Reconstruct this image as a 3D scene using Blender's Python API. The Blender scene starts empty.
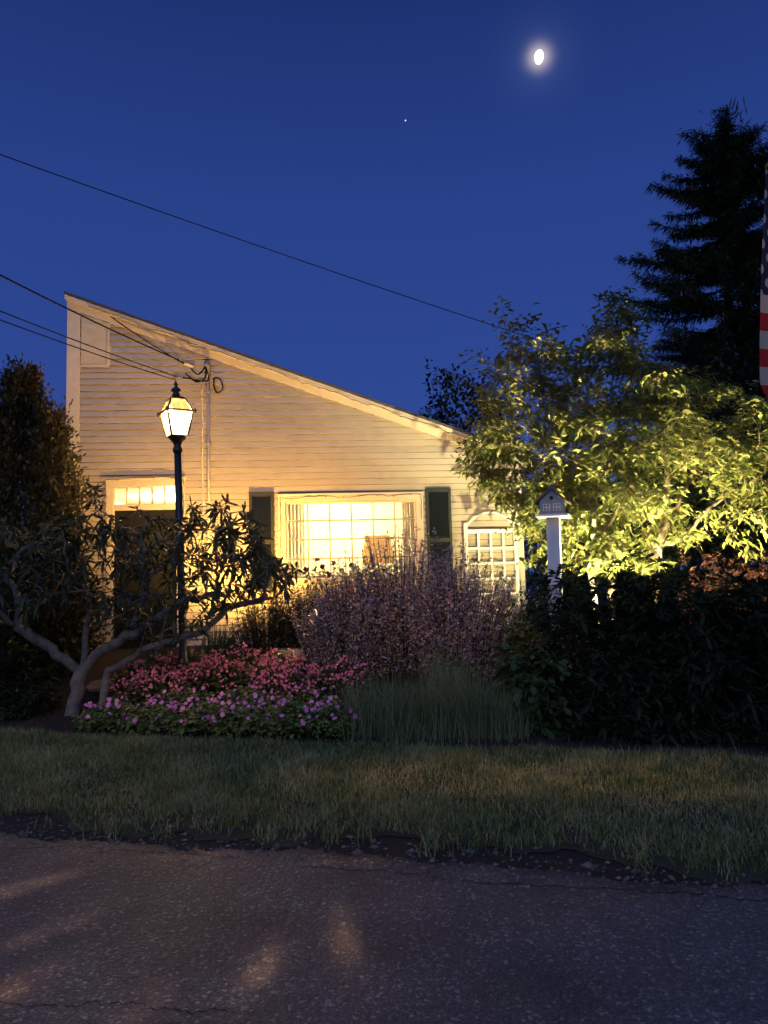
import bpy, math, random
import numpy as np
from mathutils import Vector, Matrix, Euler
R = math.radians
rng = np.random.default_rng(7)
random.seed(7)
scene = bpy.context.scene
col = scene.collection

# ------------------------------------------------------------------ camera
F = 739.0
CAM = Vector((0, 0, 1.55))
rot = Matrix.Rotation(R(95), 3, 'X') @ Matrix.Rotation(R(-1.5), 3, 'Z')
cd = bpy.data.cameras.new('camera'); cam = bpy.data.objects.new('camera', cd); col.objects.link(cam)
cam.location = CAM; cam.rotation_euler = rot.to_euler()
cd.sensor_fit = 'VERTICAL'; cd.sensor_height = 36; cd.lens = 36 * F / 1024
cd.clip_start = 0.05; cd.clip_end = 20000
scene.camera = cam

def ray(px, py): return rot @ Vector(((px - 384) / F, -(py - 512) / F, -1))
def at(px, py, Y):
    d = ray(px, py); return CAM + d * (Y / d.y)
def flat(px, py, z):
    d = ray(px, py); return CAM + d * ((z - CAM.z) / d.z)

# ground: the road edge and the bed edge are straight lines on the ground
a_, b_ = flat(0, 834, 0), flat(768, 886, 0)
RS = (b_.y - a_.y) / (b_.x - a_.x); RI = a_.y - RS * a_.x
a_, b_ = flat(0, 732, .1), flat(768, 757, .1)
BS = (b_.y - a_.y) / (b_.x - a_.x); BI = a_.y - BS * a_.x
def yr(x): return RI + RS * x
def yb(x): return np.maximum(BI + BS * x, yr(x) + 1.2)
def sst(t):
    t = np.clip(t, 0, 1); return t * t * (3 - 2 * t)
def gh(x, y):
    x = np.asarray(x, float); y = np.asarray(y, float)
    d = y - yr(x)
    h = -.04 + .075 * sst((d + .12) / .4)
    h = h + .06 * sst((d - .3) / 2.5)
    h = h + .45 * sst((y - yb(x)) / 3.4)
    h = h + (d > 0) * .012 * np.sin(x * 3.1 + y * 1.7) * np.sin(y * 2.3 - x * 1.1)
    return h
def on(x, y): return Vector((x, y, float(gh(x, y))))
def gpt(px, Y, py=650):
    p = at(px, py, Y); return on(p.x, p.y)

# ------------------------------------------------------------------ materials
def nt(name):
    m = bpy.data.materials.new(name); m.use_nodes = True
    t = m.node_tree; t.nodes.clear()
    o = t.nodes.new('ShaderNodeOutputMaterial')
    return m, t, o
def N(t, kind, **kw):
    n = t.nodes.new(kind)
    for k, v in kw.items(): setattr(n, k, v)
    return n
def c4(c): return (c[0], c[1], c[2], 1)
def mixc(t, fac, a, b):
    n = N(t, 'ShaderNodeMix', data_type='RGBA')
    for i, v in ((0, fac), (6, a), (7, b)):
        if hasattr(v, 'is_output'): t.links.new(v, n.inputs[i])
        else: n.inputs[i].default_value = v if i == 0 else c4(v)
    return n.outputs[2]
def noise(t, scale, detail=4, co='Object'):
    tc = N(t, 'ShaderNodeTexCoord'); n = N(t, 'ShaderNodeTexNoise')
    n.inputs['Scale'].default_value = scale; n.inputs['Detail'].default_value = detail
    t.links.new(tc.outputs[co], n.inputs['Vector']); return n.outputs['Fac']
def ramp(t, fac, stops):
    r = N(t, 'ShaderNodeValToRGB'); e = r.color_ramp.elements
    while len(e) < len(stops): e.new(.5)
    for i, (p, c) in enumerate(stops):
        e[i].position = p; e[i].color = c4(c)
    t.links.new(fac, r.inputs['Fac']); return r.outputs['Color']
def plain(name, a, b=None, scale=6, rough=.6, bump=0, bscale=None, metal=0, spec=.5):
    m, t, o = nt(name); p = N(t, 'ShaderNodeBsdfPrincipled')
    p.inputs['Roughness'].default_value = rough; p.inputs['Metallic'].default_value = metal
    p.inputs['Specular IOR Level'].default_value = spec
    b = b or tuple(v * .75 for v in a)
    f = noise(t, scale)
    t.links.new(ramp(t, f, [(.3, a), (.7, b)]), p.inputs['Base Color'])
    if bump:
        bn = N(t, 'ShaderNodeBump'); bn.inputs['Strength'].default_value = bump; bn.inputs['Distance'].default_value = .01
        t.links.new(noise(t, bscale or scale * 4), bn.inputs['Height']); t.links.new(bn.outputs[0], p.inputs['Normal'])
    t.links.new(p.outputs[0], o.inputs['Surface']); return m
def leafm(name, cols, rough=.45, trans=.3, spec=.4):
    """foliage: every leaf its own tone, partly translucent"""
    m, t, o = nt(name)
    g = N(t, 'ShaderNodeNewGeometry')
    k = len(cols)
    c = ramp(t, g.outputs['Random Per Island'], [(i / max(1, k - 1), cols[i]) for i in range(k)])
    nf = noise(t, 2.2, 2)
    c = mixc(t, ramp_f(t, nf), c, tuple(v * 1.25 for v in cols[k // 2]))
    p = N(t, 'ShaderNodeBsdfPrincipled'); p.inputs['Roughness'].default_value = rough
    p.inputs['Specular IOR Level'].default_value = spec
    t.links.new(c, p.inputs['Base Color'])
    tr = N(t, 'ShaderNodeBsdfTranslucent'); t.links.new(c, tr.inputs['Color'])
    mx = N(t, 'ShaderNodeMixShader'); mx.inputs[0].default_value = trans
    t.links.new(p.outputs[0], mx.inputs[1]); t.links.new(tr.outputs[0], mx.inputs[2])
    t.links.new(mx.outputs[0], o.inputs['Surface']); return m
def ramp_f(t, f):
    r = N(t, 'ShaderNodeMapRange'); r.inputs['From Min'].default_value = .35; r.inputs['From Max'].default_value = .75
    r.inputs['To Max'].default_value = .5
    t.links.new(f, r.inputs['Value']); return r.outputs['Result']
def emit(name, c, s):
    m, t, o = nt(name); e = N(t, 'ShaderNodeEmission'); e.inputs['Color'].default_value = c4(c); e.inputs['Strength'].default_value = s
    t.links.new(e.outputs[0], o.inputs['Surface']); return m
def glassm(name, clear=.94, tint=(1, 1, 1), em=None):
    m, t, o = nt(name); tr = N(t, 'ShaderNodeBsdfTransparent'); tr.inputs['Color'].default_value = c4(tint)
    gl = N(t, 'ShaderNodeBsdfGlossy'); gl.inputs['Roughness'].default_value = .05
    mx = N(t, 'ShaderNodeMixShader'); mx.inputs[0].default_value = 1 - clear
    t.links.new(tr.outputs[0], mx.inputs[1]); t.links.new(gl.outputs[0], mx.inputs[2])
    out = mx.outputs[0]
    if em:
        e = N(t, 'ShaderNodeEmission'); e.inputs['Color'].default_value = c4(em[0]); e.inputs['Strength'].default_value = em[1]
        ad = N(t, 'ShaderNodeAddShader'); t.links.new(out, ad.inputs[0]); t.links.new(e.outputs[0], ad.inputs[1]); out = ad.outputs[0]
    t.links.new(out, o.inputs['Surface']); return m

def paint_wall(name):
    m, t, o = nt(name); p = N(t, 'ShaderNodeBsdfPrincipled'); p.inputs['Roughness'].default_value = .55
    tc = N(t, 'ShaderNodeTexCoord'); mp = N(t, 'ShaderNodeMapping'); mp.inputs['Scale'].default_value = (1.6, 1.6, 3)
    t.links.new(tc.outputs['Object'], mp.inputs['Vector'])
    n1 = N(t, 'ShaderNodeTexNoise'); n1.inputs['Scale'].default_value = 2.0; n1.inputs['Detail'].default_value = 6
    t.links.new(mp.outputs[0], n1.inputs['Vector'])
    g = N(t, 'ShaderNodeNewGeometry')
    c1 = ramp(t, n1.outputs['Fac'], [(.25, (.44, .385, .28)), (.5, (.52, .46, .345)), (.8, (.55, .49, .37))])
    c2 = ramp(t, g.outputs['Random Per Island'], [(0, (.9, .89, .87)), (1, (1, 1, 1))])
    mm = N(t, 'ShaderNodeMix', data_type='RGBA', blend_type='MULTIPLY'); mm.inputs[0].default_value = 1
    t.links.new(c1, mm.inputs[6]); t.links.new(c2, mm.inputs[7])
    t.links.new(mm.outputs[2], p.inputs['Base Color'])
    bn = N(t, 'ShaderNodeBump'); bn.inputs['Strength'].default_value = .25; bn.inputs['Distance'].default_value = .004
    t.links.new(n1.outputs['Fac'], bn.inputs['Height']); t.links.new(bn.outputs[0], p.inputs['Normal'])
    t.links.new(p.outputs[0], o.inputs['Surface']); return m

def asphalt():
    m, t, o = nt('asphalt'); p = N(t, 'ShaderNodeBsdfPrincipled'); p.inputs['Roughness'].default_value = .62
    p.inputs['Specular IOR Level'].default_value = .45
    tc = N(t, 'ShaderNodeTexCoord')
    v = N(t, 'ShaderNodeTexVoronoi'); v.inputs['Scale'].default_value = 75; v.inputs['Randomness'].default_value = 1
    t.links.new(tc.outputs['Object'], v.inputs['Vector'])
    v2 = N(t, 'ShaderNodeTexVoronoi'); v2.inputs['Scale'].default_value = 150
    t.links.new(tc.outputs['Object'], v2.inputs['Vector'])
    sx = N(t, 'ShaderNodeSeparateColor'); t.links.new(v.outputs['Color'], sx.inputs[0])
    chips = ramp(t, sx.outputs[0], [(0, (.04, .04, .044)), (.6, (.06, .06, .064)), (.88, (.09, .088, .088)), (.93, (.2, .195, .19)), (1, (.38, .37, .35))])
    sx2 = N(t, 'ShaderNodeSeparateColor'); t.links.new(v2.outputs['Color'], sx2.inputs[0])
    fine = ramp(t, sx2.outputs[0], [(0, (.035, .035, .038)), (.75, (.09, .09, .092)), (.97, (.24, .23, .22))])
    c = mixc(t, .45, chips, fine)
    big = noise(t, 1.3, 6)
    dk = ramp(t, big, [(.3, (.55, .55, .58)), (.5, (.95, .95, .95)), (.7, (1.35, 1.33, 1.3))])
    mm = N(t, 'ShaderNodeMix', data_type='RGBA', blend_type='MULTIPLY'); mm.inputs[0].default_value = 1
    t.links.new(c, mm.inputs[6]); t.links.new(dk, mm.inputs[7])
    t.links.new(mm.outputs[2], p.inputs['Base Color'])
    bn = N(t, 'ShaderNodeBump'); bn.inputs['Strength'].default_value = .4; bn.inputs['Distance'].default_value = .008
    t.links.new(v.outputs['Distance'], bn.inputs['Height']); bn.invert = True
    bn2 = N(t, 'ShaderNodeBump'); bn2.inputs['Strength'].default_value = .55; bn2.inputs['Distance'].default_value = .02
    t.links.new(noise(t, 26, 5), bn2.inputs['Height']); t.links.new(bn.outputs[0], bn2.inputs['Normal'])
    t.links.new(bn2.outputs[0], p.inputs['Normal'])
    t.links.new(p.outputs[0], o.inputs['Surface']); return m

M = {}
M['siding'] = paint_wall('painted_siding')
M['trim'] = plain('white_trim', (.56, .51, .42), (.48, .43, .35), 5, .5, .15, 40)
M['shutter'] = plain('shutter_green', (.012, .016, .012), (.009, .012, .009), 5, .5)
M['door'] = plain('dark_door', (.008, .009, .008), (.011, .011, .010), 4, .5, spec=.2)
M['shingle'] = plain('roof_shingle', (.06, .055, .05), (.035, .035, .035), 14, .9, .6)
M['iron'] = plain('black_iron', (.012, .012, .012), (.02, .018, .016), 20, .45)
M['brass'] = plain('aged_brass', (.30, .2, .08), (.2, .13, .05), 30, .4, metal=.8)
M['cable'] = plain('cable_black', (.008, .008, .008), (.011, .011, .011), 8, .95, spec=.05)
M['conduit'] = plain('painted_conduit', (.6, .56, .46), (.5, .46, .38), 12, .5)
M['metal'] = plain('grey_metal', (.35, .35, .36), (.22, .22, .24), 25, .4, metal=.6)
M['plaster'] = plain('room_plaster', (.82, .78, .68), (.78, .74, .64), 2, .8)
M['floor'] = plain('room_floor', (.25, .14, .07), (.18, .10, .05), 4, .4)
M['curtain'] = leafm('curtain_cloth', [(.6, .42, .2)], .8, .6)
M['pane'] = glassm('window_glass', .95)
M['soil'] = plain('bed_soil', (.016, .012, .009), (.009, .007, .006), 9, .95, .9, 40)
M['lawn'] = plain('lawn_earth', (.03, .034, .014), (.024, .02, .012), 7, .95, .8, 50)
M['asphalt'] = asphalt()
M['crack'] = plain('tar_crack', (.008, .008, .008), (.012, .012, .012), 10, .8)
M['bark'] = plain('grey_bark', (.09, .083, .075), (.19, .18, .165), 14, .9, 1.0, 45)
M['bark_dark'] = plain('dark_bark', (.05, .04, .03), (.03, .024, .018), 14, .9, .6)
M['bark_tan'] = plain('tan_bark', (.16, .12, .075), (.10, .075, .05), 10, .8, .5)
M['white_post'] = plain('white_post_paint', (.74, .74, .74), (.62, .62, .62), 8, .5, .15)

# ------------------------------------------------------------------ mesh helpers
ORG = {}
class MB:
    def __init__(s, T=None): s.V = []; s.F = []; s.T = T
    def add(s, V, Fs):
        b = len(s.V)
        for v in V:
            v = Vector(v); s.V.append(s.T @ v if s.T else v)
        s.F += [tuple(i + b for i in f) for f in Fs]
    def box(s, x0, x1, y0, y1, z0, z1):
        s.add([(x0, y0, z0), (x1, y0, z0), (x1, y1, z0), (x0, y1, z0), (x0, y0, z1), (x1, y0, z1), (x1, y1, z1), (x0, y1, z1)],
              [(3, 2, 1, 0), (4, 5, 6, 7), (0, 1, 5, 4), (1, 2, 6, 5), (2, 3, 7, 6), (3, 0, 4, 7)])
    def prism(s, poly, y0, y1):
        """polygon in the x,z plane, thick from y0 to y1"""
        n = len(poly)
        s.add([(x, y0, z) for x, z in poly] + [(x, y1, z) for x, z in poly],
              [tuple(range(n)), tuple(range(2 * n - 1, n - 1, -1))] + [(i, i + n, (i + 1) % n + n, (i + 1) % n) for i in range(n)])
    def tube(s, pts, r, k=6, r1=None):
        pts = [Vector(p) for p in pts]; n = len(pts)
        rad = r if isinstance(r, (list, tuple)) else [r + (r if r1 is None else r1 - r) * 0 + ((0 if r1 is None else (r1 - r) * i / (n - 1))) for i in range(n)]
        V = []; x = None
        for i, p in enumerate(pts):
            d = (pts[min(i + 1, n - 1)] - pts[max(i - 1, 0)]).normalized()
            if x is None: x = d.orthogonal().normalized()
            x = (x - d * x.dot(d)); x = x.normalized() if x.length > 1e-6 else d.orthogonal().normalized()
            y = d.cross(x)
            V += [p + (x * math.cos(2 * math.pi * j / k) + y * math.sin(2 * math.pi * j / k)) * rad[i] for j in range(k)]
        Fs = [(i * k + j, i * k + (j + 1) % k, (i + 1) * k + (j + 1) % k, (i + 1) * k + j) for i in range(n - 1) for j in range(k)]
        Fs += [tuple(range(k - 1, -1, -1)), tuple((n - 1) * k + j for j in range(k))]
        s.add(V, Fs)
    def lathe(s, prof, k=16, c=(0, 0, 0), twist=0):
        V = []; n = len(prof)
        for r, z in prof:
            V += [(c[0] + r * math.cos(2 * math.pi * j / k + twist), c[1] + r * math.sin(2 * math.pi * j / k + twist), c[2] + z) for j in range(k)]
        Fs = [(i * k + j, i * k + (j + 1) % k, (i + 1) * k + (j + 1) % k, (i + 1) * k + j) for i in range(n - 1) for j in range(k)]
        Fs += [tuple(range(k - 1, -1, -1)), tuple((n - 1) * k + j for j in range(k))]
        s.add(V, Fs)

def link(name, me, mat, parent, smooth):
    me.materials.append(mat)
    if smooth: me.polygons.foreach_set('use_smooth', [True] * len(me.polygons))
    o = bpy.data.objects.new(name, me); col.objects.link(o)
    if parent: o.parent = parent
    return o
def acc(o):
    v = Vector((0, 0, 0))
    while o: v = v + ORG.get(o.name, Vector((0, 0, 0))); o = o.parent
    return v
def obj(name, mb, mat, parent=None, base=None, smooth=False, bevel=0):
    me = bpy.data.meshes.new(name)
    off = acc(parent) + (base or Vector((0, 0, 0)))
    me.from_pydata([tuple(v - off) for v in mb.V], [], mb.F)
    me.update()
    o = link(name, me, mat, parent, smooth)
    if base is not None: o.location = base; ORG[o.name] = Vector(base)
    if bevel:
        bv = o.modifiers.new('bevel', 'BEVEL'); bv.width = bevel; bv.segments = 2; bv.limit_method = 'ANGLE'
    return o
def obj_np(name, V, T, mat, parent=None, base=None, smooth=False):
    V = np.asarray(V, np.float32).reshape(-1, 3); T = np.asarray(T, np.int32)
    off = acc(parent) + (Vector(base) if base is not None else Vector((0, 0, 0)))
    V = V - np.array(off, np.float32)
    me = bpy.data.meshes.new(name); k = T.shape[1]
    me.vertices.add(len(V)); me.vertices.foreach_set('co', V.ravel())
    me.loops.add(T.size); me.loops.foreach_set('vertex_index', T.ravel())
    me.polygons.add(len(T)); me.polygons.foreach_set('loop_start', np.arange(0, T.size, k, dtype=np.int32))
    me.update(calc_edges=True); me.validate()
    o = link(name, me, mat, parent, smooth)
    if base is not None: o.location = base; ORG[o.name] = Vector(base)
    return o
def tag(o, label, cat, group=None):
    o['label'] = label; o['category'] = cat
    if group: o['group'] = group
    return o
def thing(name, label, cat, base, group=None, local=False):
    o = bpy.data.objects.new(name, None); col.objects.link(o); o.location = base
    ORG[o.name] = Vector((0, 0, 0)) if local else Vector(base)
    return tag(o, label, cat, group)
def kind(o, k): o['kind'] = k; return o

def nrm(a): return a / np.maximum(np.linalg.norm(a, axis=-1, keepdims=True), 1e-9)
def rdir(n): return nrm(rng.normal(size=(n, 3)))
def leaves(P, D, L, W, droop=.2, fold=.25, long=False, up=None):
    """leaf blades: base points P, directions D, lengths L, widths W"""
    P = np.asarray(P, float); n = len(P); D = nrm(np.asarray(D, float))
    L = np.broadcast_to(np.asarray(L, float), (n,))[:, None]; W = np.broadcast_to(np.asarray(W, float), (n,))[:, None]
    U = np.array([0, 0, 1.]) + rng.normal(size=(n, 3)) * .35 if up is None else up
    S = nrm(np.cross(D, U)); Nn = np.cross(S, D); Z = np.array([0, 0, -1.])
    def c(t): return P + D * L * t + Z * L * (np.reshape(droop, (-1, 1)) if np.ndim(droop) else droop) * t * t
    if long:
        V = np.stack([c(0), c(.3) + S * W * .42, c(.3) - Nn * W * fold * .5, c(.3) - S * W * .42,
                      c(.68) + S * W * .5, c(.68) - Nn * W * fold * .5, c(.68) - S * W * .5, c(1.)], 1)
        T = np.array([(0, 2, 1), (0, 3, 2), (1, 2, 5), (1, 5, 4), (2, 3, 6), (2, 6, 5), (4, 5, 7), (5, 6, 7)])
    else:
        V = np.stack([c(0), c(.45) + S * W * .5 + Nn * W * fold * .5, c(1.), c(.45) - S * W * .5 + Nn * W * fold * .5], 1)
        T = np.array([(0, 3, 2), (0, 2, 1)])
    k = V.shape[1]
    return V.reshape(-1, 3), (T[None] + (np.arange(n) * k)[:, None, None]).reshape(-1, 3)
def cat(*VT):
    Vs, Ts, b = [], [], 0
    for V, T in VT:
        Vs.append(V); Ts.append(T + b); b += len(V)
    return np.concatenate(Vs), np.concatenate(Ts)
def flowers(P, Nrm, r, petals=5):
    n = len(P); Nrm = nrm(Nrm)
    A = nrm(np.cross(Nrm, rng.normal(size=(n, 3)))); B = np.cross(Nrm, A)
    out = []
    for k in range(petals):
        a = 2 * math.pi * k / petals
        D = A * math.cos(a) + B * math.sin(a) + Nrm * .3
        out.append(leaves(P, D, r, r * 1.0, .05, .15, up=Nrm))
    return cat(*out)
def blades(P, h, w, lean=.35):
    """upright grass blades, bent, pointed"""
    n = len(P); a = rng.uniform(0, 2 * math.pi, n); l = np.abs(rng.normal(0, lean, n))[:, None]
    D = np.stack([np.cos(a), np.sin(a), 0 * a], 1); b = rng.uniform(0, math.pi, n)
    S = np.stack([np.cos(b), np.sin(b), 0 * b], 1); h = np.broadcast_to(h, (n,))[:, None]; w = np.broadcast_to(w, (n,))[:, None]
    Z = np.array([0, 0, 1.])
    m = P + Z * h * .55 + D * h * l * .3; t = P + Z * h * (1 - .3 * np.minimum(l, 1)) + D * h * l
    V = np.stack([P + S * w / 2, P - S * w / 2, m + S * w * .38, m - S * w * .38, t], 1)
    T = np.array([(0, 1, 3), (0, 3, 2), (2, 3, 4)])
    return V.reshape(-1, 3), (T[None] + (np.arange(n) * 5)[:, None, None]).reshape(-1, 3)

def colonize(att, nodes, par, step, infl, kill, iters=80, grav=0.0):
    nodes = [np.array(p, float) for p in nodes]; par = list(par); att = np.array(att, float)
    for _ in range(iters):
        if len(att) == 0: break
        NN = np.array(nodes)
        d = np.linalg.norm(att[:, None] - NN[None], axis=2); j = d.argmin(1); dm = d[np.arange(len(att)), j]
        act = dm < infl; added = False
        for q in np.unique(j[act]):
            v = nrm(att[act & (j == q)] - NN[q]).sum(0); v = v / (np.linalg.norm(v) + 1e-9) + rng.normal(size=3) * .18 + np.array([0, 0, grav])
            v /= np.linalg.norm(v) + 1e-9; p = NN[q] + v * step
            if np.linalg.norm(NN - p, axis=1).min() > step * .4: nodes.append(p); par.append(int(q)); added = True
        if not added: infl *= 1.3
        NN = np.array(nodes); att = att[np.linalg.norm(att[:, None] - NN[None], axis=2).min(1) > kill]
    return np.array(nodes), par
def skin(nodes, par, tip=.006, e=2.3, k=5, rmin=None):
    n = len(nodes); rr = np.zeros(n); ch = [[] for _ in range(n)]
    for i in range(n):
        if par[i] >= 0: ch[par[i]].append(i)
    for i in range(n - 1, -1, -1):
        rr[i] = tip if not ch[i] else sum(rr[c] ** e for c in ch[i]) ** (1 / e)
    if rmin is not None:
        for i, v in rmin.items(): rr[i] = max(rr[i], v)
    mb = MB()
    def chain(i):
        while True:
            big = max(ch[i], key=lambda c: rr[c]) if ch[i] else None
            yield i
            if big is None: return
            for c in ch[i]:
                if c != big: todo.append((i, c))
            i = big
    todo = [(None, i) for i in range(n) if par[i] < 0]
    while todo:
        p, i = todo.pop(); pts = []; rs = []
        if p is not None: pts.append(nodes[p]); rs.append(min(rr[p], rr[i] * 1.1))
        for q in chain(i): pts.append(nodes[q]); rs.append(rr[q])
        if len(pts) > 1: mb.tube(pts, rs, k)
    tips = [i for i in range(n) if not ch[i]]
    return mb, tips, rr
def poly_nodes(pts, step, nodes, par, start=-1):
    """append a hand-laid limb to a skeleton; returns index of its last node"""
    last = start
    for a, b in zip(pts[:-1], pts[1:]):
        a = Vector(a); b = Vector(b); k = max(1, int((b - a).length / step))
        for i in range(k + 1):
            if i == 0 and last != -1: continue
            p = a.lerp(b, i / k); p = p + Vector(rng.normal(size=3) * .015)
            nodes.append(np.array(p)); par.append(last); last = len(nodes) - 1
    return last

# ------------------------------------------------------------------ ground, lawn, road
def axis(a0, a1, f0, f1, fine, grow=1.35):
    v = list(np.arange(f0, f1 + 1e-6, fine)); s = fine
    lo = f0
    while lo > a0: s *= grow; lo -= s; v.insert(0, max(lo, a0))
    s = fine; hi = f1
    while hi < a1: s *= grow; hi += s; v.append(min(hi, a1))
    return np.array(v)
def sheet(xs, Yf, zf):
    ny = Yf.shape[0]; nx = len(xs); X = np.broadcast_to(xs, (ny, nx)); Z = zf(X, Yf)
    V = np.stack([X, Yf, Z], 2).reshape(-1, 3); i = np.arange((ny - 1) * (nx - 1)); r = i // (nx - 1); c = i % (nx - 1); b = r * nx + c
    return V, np.stack([b, b + 1, b + nx + 1, b + nx], 1)
xs = axis(-300, 300, -8, 8, .16); ys = axis(-60, 400, 1.5, 13, .12)
V, Fq = sheet(xs, np.broadcast_to(ys[:, None], (len(ys), len(xs))), gh)
kind(obj_np('ground', V, Fq, M['soil'], smooth=True), 'structure')
def wob(x, s): return .05 * np.sin(x * 2.1 + s) + .03 * np.sin(x * 5.3 + s * 2) + .02 * np.sin(x * 13.7 + s) + .012 * np.sin(x * 31 + s * 3)
xl = axis(-60, 60, -8, 8, .06)
y0 = yr(xl) + .16 + wob(xl, 1) * 1.6; y1 = yb(xl) - .02 + wob(xl, 4) * .6
tt = np.linspace(0, 1, 40)[:, None]
V, Fq = sheet(xl, y0 + (y1 - y0) * tt, lambda x, y: gh(x, y) + .006)
kind(obj_np('lawn', V, Fq, M['lawn'], smooth=True), 'structure')
xr = axis(-120, 120, -8, 8, .03)
e = yr(xr) + wob(xr, 2) * .9 + .012 * rng.normal(size=len(xr))
tt = np.array([0, .4, .7, .85, .93, .97, .99, 1.0])[:, None]
V, Fq = sheet(xr, -12 + (e + 12) * tt, lambda x, y: .004 + 0 * x)
nx = len(xr); sk = V[-nx:].copy(); sk[:, 2] -= .05; sk[:, 1] += .02
b = len(V) - nx; i = np.arange(nx - 1)
V = np.concatenate([V, sk]); Fq = np.concatenate([Fq, np.stack([b + i, b + i + 1, b + nx + i + 1, b + nx + i], 1)])
kind(obj_np('road', V, Fq, M['asphalt']), 'structure')

def crack(pixels, w):
    P = []
    for (a, b_) in zip(pixels[:-1], pixels[1:]):
        for k in range(14):
            t = k / 14; p = flat(a[0] + (b_[0] - a[0]) * t, a[1] + (b_[1] - a[1]) * t, .008); P.append(p + Vector((0, .012 * math.sin(len(P) * .8 + a[0]) + .008 * math.sin(len(P) * 2.3) + rng.normal() * .0025, 0)))
    V = []
    for p in P:
        ww = w * random.uniform(.3, 1); V += [(p.x, p.y - ww, .008), (p.x, p.y + ww, .008)]
    mb = MB(); mb.add(V, [(2 * i, 2 * i + 2, 2 * i + 3, 2 * i + 1) for i in range(len(P) - 1)])
    kind(obj('road_crack', mb, M['crack']), 'structure')
crack([(-60, 1000), (60, 1006), (120, 1001), (175, 1012), (240, 1010)], .006)
crack([(300, 866), (395, 872), (470, 882), (560, 886), (690, 893), (800, 905)], .007)
crack([(-20, 850), (70, 846), (150, 852), (250, 858)], .006)

# gravel and crumbs where the asphalt breaks off
n = 2600; x = rng.uniform(-5, 5, n); y = yr(x) + rng.normal(0, .11, n) + .03
s = rng.gamma(2, .0035, n) + .003
z = np.maximum(gh(x, y), np.where(y < yr(x), .004, -1))
oc = np.array([(1, 0, 0), (-1, 0, 0), (0, 1, 0), (0, -1, 0), (0, 0, 1), (0, 0, -1)], float)
V = oc[None] * s[:, None, None] * rng.uniform(.5, 1.3, (n, 6, 1)) * np.array([1.2, 1, .7]) + np.stack([x, y, z], 1)[:, None]
ot = np.array([(0, 2, 4), (2, 1, 4), (1, 3, 4), (3, 0, 4), (2, 0, 5), (1, 2, 5), (3, 1, 5), (0, 3, 5)])
T = (ot[None] + (np.arange(n) * 6)[:, None, None]).reshape(-1, 3)
M['stone'] = leafm('gravel_stone', [(.05, .048, .045), (.1, .095, .09), (.2, .19, .17)], .8, 0)
kind(obj_np('gravel', V, T, M['stone']), 'stuff')

# grass
def lawn_pts(n, x0, x1):
    x = rng.uniform(x0, x1, n); u = rng.uniform(0, 1, n)
    lo = yr(x) + .2 + wob(x, 1) * 1.6; hi = yb(x) + wob(x, 4) * .6
    y = lo + (hi - lo) * u; return x, y, (y - lo)
x, y, d = lawn_pts(190000, -6.2, 6.2)
pn = np.sin(x * 2.3 + 1) * np.sin(y * 3.1) + .6 * np.sin(x * 5.7 + y * 4.1) + .4 * np.sin(x * 11 - y * 9)
keep = (rng.uniform(0, 1, len(x)) < np.clip(.25 + d * 1.6, 0, 1) * np.clip(.85 + pn * .25, .3, 1))
x, y, d, pn = x[keep], y[keep], d[keep], pn[keep]
P = np.stack([x, y, gh(x, y) + .004], 1)
h = .85 * (.03 + .014 * np.clip(pn, -1, 1) + rng.gamma(2, .012, len(x)))
h = h * np.where(rng.uniform(0, 1, len(x)) < .03, 1.7, 1)
VT1 = blades(P, h, .0052, .75)
# tufts leaning over the edge
nt_ = 130; tx = rng.uniform(-5, 5, nt_); ty = yr(tx) + rng.uniform(.08, .5, nt_)
pp = []
for a, b_ in zip(tx, ty):
    k = rng.integers(12, 40); q = rng.normal(0, .035, (k, 2)) + (a, b_); pp.append(q)
q = np.concatenate(pp); P2 = np.stack([q[:, 0], q[:, 1], gh(q[:, 0], q[:, 1])], 1)
VT2 = blades(P2, rng.uniform(.04, .13, len(q)), .0055, .9)
V, T = cat(VT1, VT2)
M['grass'] = leafm('grass_blade', [(.035, .075, .016), (.08, .14, .028), (.15, .20, .05), (.42, .38, .18), (.05, .10, .022), (.10, .17, .035)], .5, .25)
kind(obj_np('grass', V, T, M['grass']), 'stuff')

n = 260; x = rng.uniform(-4.5, 4.5, n); y = yr(x) + rng.normal(.0, .28, n); z = np.where(y < yr(x), .008, gh(x, y) + .03)
V, T = leaves(np.stack([x, y, z], 1), rdir(n) * (1, 1, .15), rng.uniform(.02, .055, n), rng.uniform(.01, .025, n), -.1, .3)
kind(obj_np('leaf_litter', V, T, leafm('fallen_leaf', [(.12, .08, .04), (.22, .16, .08), (.08, .09, .04)], .8, .1)), 'stuff')

# mulch chips in the bed
n = 9000; x = rng.uniform(-6, 6, n); y = yb(x) + rng.uniform(-.12, 2.2, n) ** 1.0
P = np.stack([x, y, gh(x, y) + .008], 1); D = rdir(n); D[:, 2] *= .25
V, T = leaves(P, D, rng.uniform(.02, .06, n), rng.uniform(.008, .02, n), 0, .1)
M['mulch'] = leafm('mulch_chip', [(.03, .02, .013), (.06, .036, .02), (.1, .06, .035)], .9, 0)
kind(obj_np('mulch', V, T, M['mulch']), 'stuff')

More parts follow.
